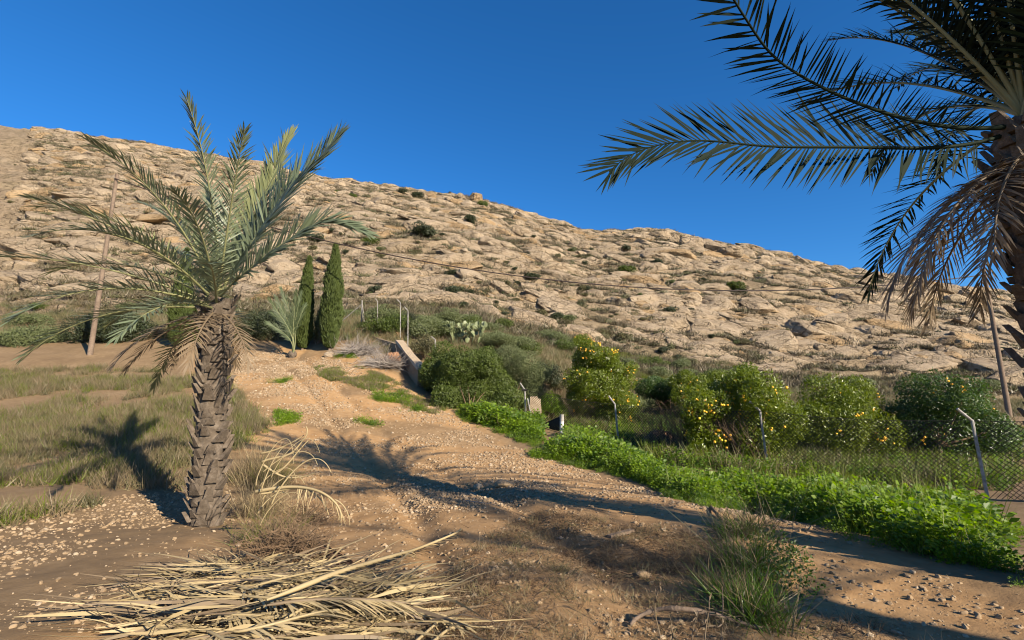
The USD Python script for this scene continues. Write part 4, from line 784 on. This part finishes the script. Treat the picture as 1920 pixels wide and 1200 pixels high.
# ------------------------------------------------------------------ dry fronds and litter in the foreground
def lifted(pts, lifts):
    out = []
    for (u, v), l in zip(pts, lifts):
        p = hit(u, v); k = l / max(EYE[2] - p[2], .3); out.append(p + (EYE - p) * k)      # raised off the ground along the line of sight
    return np.array(out)
def dry_frond(label, pts, lifts, rad, n_leaf, leaf_len, seed, m='dry_frond', cat='palm frond', group=None):
    c = lifted(pts, lifts); r = rng_of(seed); o = c[0]; t = empty('dry_frond', label, cat, o, group)
    st, lv = frond_parts(c, max(n_leaf, 2), leaf_len, UP, seed, .020, .06, .25, .62, .25, .1, rad, .28, False)
    obj('stalk', st, m, t, rel=o, smooth=True)
    if n_leaf:
        v, f = cat_mesh(lv); g_ = H(v[:, 0], v[:, 1]); v[:, 2] = np.clip(v[:, 2], g_ + .01, g_ + .10 + max(lifts) * .8)
        obj('leaflets', (v, f), 'dry_frond', t, rel=o, kind='stuff')
    return t
dry_frond('longest dry palm frond with thick pale stalk pointing up the track', [(500, 1125), (560, 1102), (620, 1078), (690, 1056), (745, 1040), (795, 1024), (835, 1008), (864, 992)], [.34, .36, .36, .33, .28, .20, .12, .06], (.021, .012), 90, .30, 'D1')
dry_frond('thin straight dry stalk ending in a curled pale tip on the litter', [(640, 1115), (690, 1106), (740, 1102), (800, 1097), (845, 1088), (872, 1077)], [.10, .08, .07, .06, .05, .04], (.010, .004), 14, .2, 'D2')
dry_frond('long low dry frond sweeping right beneath the other stalks', [(490, 1131), (560, 1126), (640, 1124), (720, 1125), (780, 1137), (840, 1162), (925, 1174)], [.2, .18, .15, .12, .09, .06, .03], (.013, .005), 60, .26, 'D3')
dry_frond('curved pale dry frond lying just under the longest stalk', [(500, 1076), (570, 1080), (640, 1075), (690, 1082), (735, 1092), (765, 1084), (780, 1076)], [.25, .2, .15, .1, .08, .06, .05], (.012, .007), 50, .25, 'D4')
dry_frond('dry stalk fragment cut off by the lower frame edge', [(765, 1215), (800, 1185), (822, 1165), (836, 1152)], [.05, .05, .04, .03], (.012, .008), 8, .2, 'D5')
dry_frond('paler split stalk right of the cut off fragment', [(800, 1212), (825, 1192), (850, 1176), (872, 1170)], [.05, .05, .04, .03], (.014, .008), 10, .2, 'D6')
dry_frond('broad bleached leaf base lying at the lower left corner', [(440, 1185), (520, 1168), (580, 1152), (640, 1143)], [.22, .24, .22, .16], (.011, .007), 40, .3, 'D7')
dry_frond('uppermost dry frond of the pile along the rusty strip', [(480, 1098), (540, 1082), (600, 1070), (650, 1062)], [.3, .26, .2, .14], (.010, .007), 50, .3, 'D8')
dry_frond('orange tinged dry frond crossing the middle of the pile', [(500, 1135), (600, 1124), (690, 1124), (770, 1132)], [.26, .24, .18, .12], (.014, .006), 70, .3, 'D9', 'dry_frond_brown')
r = rng_of('pilefronds')
for k in range(15):
    u0, v0 = r.uniform(330, 530), r.uniform(1085, 1215); L_ = r.uniform(160, 280); sl = r.normal(-.10, .14); bow = r.normal(0, 16); lf_t = .05 + .17 * r.uniform()
    pts = [(u0 + L_ * t_, min(v0 + L_ * sl * t_ + bow * math.sin(math.pi * t_), 1225)) for t_ in np.linspace(0, 1, 6)]
    dry_frond(['straw coloured', 'greyish bleached', 'brownish'][k % 3] + ' whole dry frond heaped in the pile of cut palm fronds', pts, [lf_t, lf_t * 1.05, lf_t, lf_t * .85, lf_t * .6, .03], (.011, .004), int(r.integers(50, 80)), r.uniform(.26, .42), ('pf', k), 'dry_frond' if k % 3 else 'dry_frond_brown', group='whole dry fronds heaped in the pile')
r = rng_of('leafpile'); PILE = area((340, 1100), (430, 1060), (505, 1068), (620, 1075), (740, 1100), (780, 1130), (800, 1195), (680, 1230), (260, 1230), (290, 1160)); P = scatter(PILE, 1300, r); n = len(P)
d_ = shapely.distance(shapely.points(P), PILE.exterior); B = on(P); B[:, 2] += .012 + .17 * sstep(0, .55, d_) * r.uniform(size=n) ** .8
a = r.normal(.28, .55, n) + np.where(r.uniform(size=n) < .5, np.pi, 0); D = np.stack([np.cos(a), np.sin(a), r.normal(.02, .14, n)], -1)
v, f = blades(B, D, r.uniform(.35, 1.0, n), r.uniform(.008, .030, n), r.normal(0, .5, n), r, 4, True); g_ = H(v[:, 0], v[:, 1]); hh_ = v[:, 2] - g_; v[:, 2] = g_ + np.where(hh_ > .2, .2 + (hh_ - .2) * .15, np.maximum(hh_, .006))
pile = empty('leaf_pile', 'heap of straw coloured dead palm leaves at the lower left', 'leaf pile', hit(620, 1150))
o_ = hit(620, 1150); third = r.uniform(size=n); 
fk = third[f[:, 0] // 10] < .68
obj('dead_leaves', (v, f[fk]), 'dry_frond', pile, rel=o_, kind='stuff'); obj('dead_leaves', (v, f[~fk]), 'dry_frond_brown', pile, rel=o_, kind='stuff')
# arching stalks and plants at the left edge
def world_path(pts): return [at(*q_) for q_ in pts]
def stalk_thing(name, label, cat, paths, rads, m, leaflet=None):
    o = np.array(paths[0][0]); t = empty(name, label, cat, o)
    for p, rd in zip(paths, rads): obj('stalk', tube(spline(p, 24), np.linspace(rd, rd * .45, 24), 7), m, t, rel=o, smooth=True)
    if leaflet is not None: obj('withered_leaflets', leaflet, m, t, rel=o, kind='stuff')
    return t
r = rng_of('arch'); top = [(480, 922, 6.6), (512, 916, 6.6), (545, 913, 6.6), (580, 916, 6.55), (608, 926, 6.5), (628, 942, 6.5), (638, 958, 6.5), (640, 972, 6.5)]
c = spline(world_path(top), 40); k = r.integers(16, 40, 34); B = c[k]
stalk_thing('arching_frond', 'bleached dead frond arching over the bare soil at the left edge', 'palm frond', [world_path(top), world_path([(490, 926, 6.6), (540, 917, 6.62), (580, 920, 6.6), (600, 935, 6.6), (616, 965, 6.6)]), world_path([(628, 937, 6.5), (645, 950, 6.5), (654, 970, 6.5), (656, 985, 6.5)])], [.024, .013, .009], 'dry_frond',
            blades(B, np.column_stack([r.normal(.15, .25, 34), r.normal(0, .2, 34), -np.ones(34)]), r.uniform(.1, .3, 34), .012, .1, r, 3))
stalk_thing('bleached_stalks', 'group of thin bleached stalks curling upward above the left bank', 'stalks', [world_path([(492, 866, 7.6), (520, 858, 7.6), (548, 848, 7.6), (566, 828, 7.6), (576, 812, 7.6), (574, 800, 7.6)]), world_path([(490, 850, 7.7), (520, 842, 7.7), (550, 828, 7.7), (570, 816, 7.7)]),
             world_path([(512, 890, 7.5), (535, 874, 7.5), (556, 850, 7.5), (572, 832, 7.5), (578, 826, 7.5)]), world_path([(494, 872, 7.4), (512, 884, 7.4), (530, 893, 7.4), (560, 895, 7.4), (590, 887, 7.4)])], [.019, .014, .016, .017], 'dry_frond')
r = rng_of('morestalks'); paths_, rads_ = [], []
for k in range(9):
    u0, v0, y0 = r.uniform(470, 512), r.uniform(870, 1010), r.uniform(6.2, 7.4); L_, up_ = r.uniform(50, 125), r.uniform(20, 90); rads_.append(r.uniform(.006, .012))
    paths_.append(world_path([(u0, v0, y0), (u0 + L_ * .35, v0 - up_ * .7, y0), (u0 + L_ * .7, v0 - up_, y0), (u0 + L_, v0 - up_ * r.uniform(.1, .95), y0 - .05)]))
stalk_thing('dead_stalks', 'tangle of thin dead palm stalks bowing out around the arching dead frond', 'stalks', paths_, rads_, 'dry_frond')
def grass_clump(name, label, cat, u, v, h, spread, n, m, seed, lean=.45, w=.008, y=None):
    r = rng_of(seed); p = hit(u, v) if y is None else at(u, v, y); p[2] = H(p[0:1], p[1:2])[0]; t = empty(name, label, cat, p)
    k = max(n // 3, 1)
    for i in range(3):
        B = np.column_stack([r.normal(0, spread, (k, 2)), np.zeros(k)]); D = unit(np.column_stack([r.normal(0, lean, (k, 2)), np.ones(k)])); obj('leaves', blades(B, D, h * r.uniform(.5, 1.1, k), w, r.normal(0, .5, k), r, 4), m[i % len(m)], t, kind='stuff')
grass_clump('grass_clump', 'yellow green feathery grass clump under the curling bleached stalks', 'grass clump', 508, 915, .85, .16, 900, ['green_grass', 'dry_grass', 'dry_grass'], 'gc1', .5, .006)
grass_clump('grass_clump', 'pale wiry grass clump just below the arching dead frond', 'grass clump', 510, 1015, .5, .17, 900, ['dry_grass', 'dry_grass', 'green_grass'], 'gc2', .8, .006)
grass_clump('grass_clump', 'thick straw coloured dry grass clump along the left edge of the track', 'grass clump', 490, 965, .8, .17, 800, ['dry_grass', 'dry_frond', 'dry_grass'], 'gc5', .6, .006)
grass_clump('grass_clump', 'tall straw clump rising beside the curling bleached stalks at the left edge', 'grass clump', 482, 905, 1.05, .2, 900, ['dry_frond', 'dry_grass', 'dry_grass'], 'gc6', .45, .007)
for (u, v, h, lab) in ((1392, 1005, .45, 'dark green and straw grass tuft below the dead branch at the right edge'), (1402, 1072, .5, 'dark green grass tuft among the shaded weeds at the right edge'), (1388, 1135, .42, 'mixed green and dry grass tuft above the end of the bent branch'), (1418, 1165, .5, 'dark grass tuft nearest the lower right corner')):
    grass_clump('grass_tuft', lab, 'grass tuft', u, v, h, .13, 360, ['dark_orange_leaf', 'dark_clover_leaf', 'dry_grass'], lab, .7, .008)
def twig_ball(name, label, cat, o, size, n, m, seed, length=.35, rad=.004, flat=.6):
    r = rng_of(seed); t = empty(name, label, cat, o); ms = []
    for k in range(n):
        b = r.normal(0, .38, 3) * size; b[2] = abs(b[2]); d = unit(r.normal(size=3) * [1, 1, flat] + [0, 0, .15]); L = length * r.uniform(.5, 1.4); w_ = r.normal(0, L * .12, 3)
        p = np.array([b, b + d * L * .5 + w_, b + d * L + w_ * r.uniform(-.5, 1.5)]) + o; ms.append(tube(spline(p, 5), np.linspace(rad, rad * .4, 5), 3, False))
    v, f = cat_mesh(ms); v[:, 2] = np.maximum(v[:, 2], H(v[:, 0], v[:, 1]) + .008); obj('twigs', (v, f), m, t, rel=o, kind='stuff'); return t
twig_ball('dead_shrub', 'matted brown dead shrub behind the pile of palm fronds', 'dead shrub', hit(535, 1058), np.array([.36, .30, .34]), 1300, 'brown_twig', 'db1', .30, .0045)
twig_ball('dead_shrub', 'sparse dead brown twigs under the arching bleached frond', 'dead shrub', hit(575, 985), np.array([.42, .35, .28]), 300, 'brown_twig', 'db2', .38, .0045)
twig_ball('brushwood_heap', 'grey heap of cut brushwood below the retaining wall', 'brushwood heap', hit(722, 688), np.array([1.2, 1.0, .32]), 800, 'grey_twig', 'bw1', 1.0, .012, .35)
twig_ball('brushwood_heap', 'shaded dark brushwood heap next to the tall cypress', 'brushwood heap', hit(672, 664), np.array([1.2, .9, .5]), 650, 'grey_twig', 'bw2', 1.0, .012, .5)
def strip(name, label, cat, pts, lifts, w, m, bend=.5):
    c = lifted(pts, lifts); d = unit(c[-1] - c[0]); s = unit(np.cross(d, UP)); o = c[0]; t = empty(name, label, cat, o); c = spline(c, 12) if len(c) > 2 else np.linspace(c[0], c[-1], 12); th = .004
    def plate(a, h):
        v = np.vstack([c + a * w / 2 * 0, c + a * w, c + a * w + h * th, c + h * th]); f = []
        for i in range(11):
            for j in range(4): q = [j*12+i, ((j+1) % 4)*12+i, ((j+1) % 4)*12+i+1, j*12+i+1]; f += [[q[0], q[1], q[2]], [q[0], q[2], q[3]]]
        return v, np.array(f + [[0, 24, 12], [0, 36, 24], [11, 23, 35], [11, 35, 47]])
    obj('flange', plate(s, UP), m, t, rel=o); obj('flange', plate(UP * .6, s), m, t, rel=o)
strip('rusty_strip', 'rusty brown angle iron lying on the soil beside the dead shrub', 'metal strip', [(588, 1012), (662, 1058)], [.03, .03], .05, 'rust')
strip('rusty_strip', 'short dark rusted sheet under the tip of the angle iron', 'metal strip', [(598, 1046), (636, 1066)], [.02, .03], .10, 'rust')
# right foreground: bent branch, stalks, board, log, shaded weeds
def branch(name, label, cat, pts, lifts, rads, m, twigs=0, seed=0):
    c = spline(lifted(pts, lifts), 30); r = rng_of((name, seed)); o = c[0]; t = empty(name, label, cat, o)
    rad = np.interp(np.linspace(0, 1, 30), np.linspace(0, 1, len(rads)), rads) * (1 + .12 * r.normal(size=30)); obj('bough', tube(c, rad, 9), m, t, rel=o, smooth=True)
    for k in range(twigs):
        i = r.integers(4, 27); d = unit(r.normal(size=3) + [0, 0, .4]); obj('twig', tube(spline([c[i], c[i] + d * .08 + r.normal(0, .01, 3), c[i] + d * .18 + r.normal(0, .03, 3)], 6), np.linspace(.006, .002, 6), 5), m, t, rel=o)
branch('bent_branch', 'pale bent dry branch bowed over the shaded litter at lower right', 'branch', [(1183, 1172), (1200, 1155), (1228, 1144), (1270, 1141), (1330, 1150), (1375, 1163), (1430, 1178)], [.03, .07, .11, .13, .10, .06, .02], [.012, .018, .017, .015], 'bark', 5)
branch('dead_branch', 'dark dead branch poking from the weeds onto the shaded track', 'branch', [(1296, 936), (1318, 944), (1338, 956), (1352, 974)], [.05, .08, .06, .01], [.02, .025, .018], 'brown_twig', 6)
branch('dry_stick', 'thin straight dry stick lying on the stony soil above the longest frond', 'stick', [(872, 938), (900, 942), (928, 946)], [.015, .02, .015], [.008, .007, .005], 'grey_twig')
for i, (pts, lab) in enumerate([([(1240, 1215), (1230, 1160), (1228, 1130), (1234, 1108), (1238, 1090)], 'tallest dry weed stalk rising left of the bent branch'), ([(1322, 1210), (1324, 1175), (1328, 1150), (1330, 1128)], 'dry weed stalk with a withered head right of the bent branch'),
                                ([(1262, 1212), (1260, 1185), (1257, 1160)], 'short dry weed stalk in front of the bent branch'), ([(1298, 1208), (1300, 1180), (1307, 1156)], 'slanting dry weed stalk near the lower frame edge'), ([(1352, 1210), (1353, 1190), (1355, 1168)], 'small dry weed stalk beside the dark shaded weeds')]):
    r = rng_of(lab); b = hit(*pts[0]); c = [b] + [at(u, v, b[1] + .02) for u, v in pts[1:]]; t = empty('dry_stalk', lab, 'stalk', b); cc = spline(c, 18)
    obj('stem', tube(cc, np.linspace(.006, .003, 18), 6), 'dry_frond_brown', t, rel=b, smooth=True); k = r.integers(6, 18, 16); d = unit(r.normal(size=(16, 3)) + [0, 0, -.3])
    obj('withered_leaf', leaves(cc[k], d, r.normal(size=(16, 3)), r.uniform(.03, .07, 16), .014, .3), 'dry_frond_brown', t, rel=b)
c = lifted([(1142, 1006), (1186, 994)], [.02, .025]); d = unit(c[1] - c[0]); V = trimesh.creation.box([np.linalg.norm(c[1] - c[0]), .07, .03]).subdivide().subdivide(); vv = np.array(V.vertices) + .008 * (meshkit.fbm(np.array(V.vertices) * 18, 3, 5) - .5)[:, None]; s = unit(np.cross(UP, d))
bo = c.mean(0); obj('broken_board', (vv @ np.stack([d, s, np.cross(d, s)]) + bo, np.array(V.faces)), 'bark', None, smooth=30, label='short broken board lying between the palm frond shadows', cat='board')
r = rng_of('shade'); cl_ = [(at(u, v, y), R_) for u, v, y, R_ in [(1412, 1050, 5.6, .17), (1432, 1085, 5.2, .24), (1408, 1110, 5.0, .13), (1440, 1135, 4.8, .26), (1412, 1150, 4.6, .14), (1403, 1080, 5.1, .10), (1460, 1060, 5.4, .3), (1480, 1120, 4.8, .3), (1420, 1180, 4.4, .2)]]
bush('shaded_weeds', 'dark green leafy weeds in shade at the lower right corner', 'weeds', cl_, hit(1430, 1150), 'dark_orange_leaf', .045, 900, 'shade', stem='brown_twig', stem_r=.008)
grass_clump('grass_clump', 'long straw stems fanning leftward from the shaded weeds', 'grass clump', 1410, 1010, .8, .18, 150, ['dry_grass', 'dry_frond_brown', 'olive_grass'], 'gc3', .9, .006)
grass_clump('grass_clump', 'loose dry grass clump between the flat stone and the weeds', 'grass clump', 1330, 1065, .30, .22, 240, ['dry_grass', 'litter', 'dry_grass'], 'gc4', 1.2, .005)
qb = np.array([9.6, -2.7, 0.0]); qb[2] = H(qb[0:1], qb[1:2])[0]; qc = qb + [0, 0, 4.4]
palm = empty('date_palm', 'date palm behind the viewer whose crown shades the lower right ground', 'palm tree', qb)
obj('trunk', trunk_mesh(qb - [0, 0, .2], qc, .27, .22, 3), 'palm_bark', palm, rel=qb, smooth=50)
r = rng_of('thirdpalm')
for i in range(17):
    p = arch(qc, i * 2.399963 + r.normal(0, .1), 1.25 - 1.4 * (i / 16) ** .9, r.uniform(3.0, 3.9), r.uniform(.7, 1.3)); q_ = proj(p)
    if np.any((np.abs(q_[:, 0] - 960) < 990) & (q_[:, 2] > .2)) or np.any(np.linalg.norm(p[:, :2], axis=1) < 1.2): continue
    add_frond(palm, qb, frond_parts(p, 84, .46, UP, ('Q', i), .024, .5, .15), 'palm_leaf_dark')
# litter
r = rng_of('litter'); LIT = area((700, 1195), (760, 1130), (850, 1060), (930, 1000), (1010, 960), (1180, 985), (1300, 1000), (1400, 1030), (1405, 1210), (700, 1210)).union(Polygon([(-1.5, 2.6), (2.8, 2.6), (2.8, 4.2), (-1.0, 4.2)]))
P = scatter(LIT, 22000, r); cl = fb(P[:, 0], P[:, 1], .8, 3, 196); P = P[r.uniform(size=len(P)) < sstep(-.15, .12, cl) * .9 + .1]; n = len(P); B = on(P); B[:, 2] += r.uniform(.004, .03, n)
a = r.uniform(0, 6.28, n); D = np.stack([np.cos(a), np.sin(a), r.normal(.08, .22, n)], -1); v, f = blades(B, D, r.uniform(.03, .16, n), r.uniform(.0025, .006, n), r.normal(0, .25, n), r, 2); v[:, 2] = np.maximum(v[:, 2], H(v[:, 0], v[:, 1]) + .003)
m2 = r.integers(0, 1500, 1); lv = leaves(B[:1500] + [0, 0, .005], D[:1500], np.column_stack([r.normal(0, .4, (1500, 2)), np.ones(1500)]), r.uniform(.02, .05, 1500), .014, .2)
lit = empty('dry_litter', 'dry straw and leaf litter scattered over the lower right soil', 'litter', kind='stuff'); obj('straw', (v, f), 'litter', lit, kind='stuff'); obj('dead_leaves', lv, 'litter', lit, kind='stuff')
P = scatter(area((600, 870), (1000, 858), (1250, 945), (1100, 985), (700, 1070), (560, 1000)), 1300, r); n = len(P); B = on(P); B[:, 2] += .006; a = r.uniform(0, 6.28, n); D = np.stack([np.cos(a), np.sin(a), r.normal(.04, .1, n)], -1)
obj('scattered_twigs', blades(B, D, r.uniform(.04, .22, n), r.uniform(.003, .007, n), r.normal(0, .2, n), r, 2), 'litter', lit, kind='stuff')
P = scatter(LIT, 900, r); TL = [tuft(60 + i, 18, .14, .05, .004, .8) for i in range(4)]
strew('dry_tufts', TL, ['dry_grass', 'litter', 'dry_grass', 'olive_grass'], P, r.uniform(.5, 1.3, len(P)), 'short withered grass tufts among the litter at lower right', 'dry grass', sink=.005)
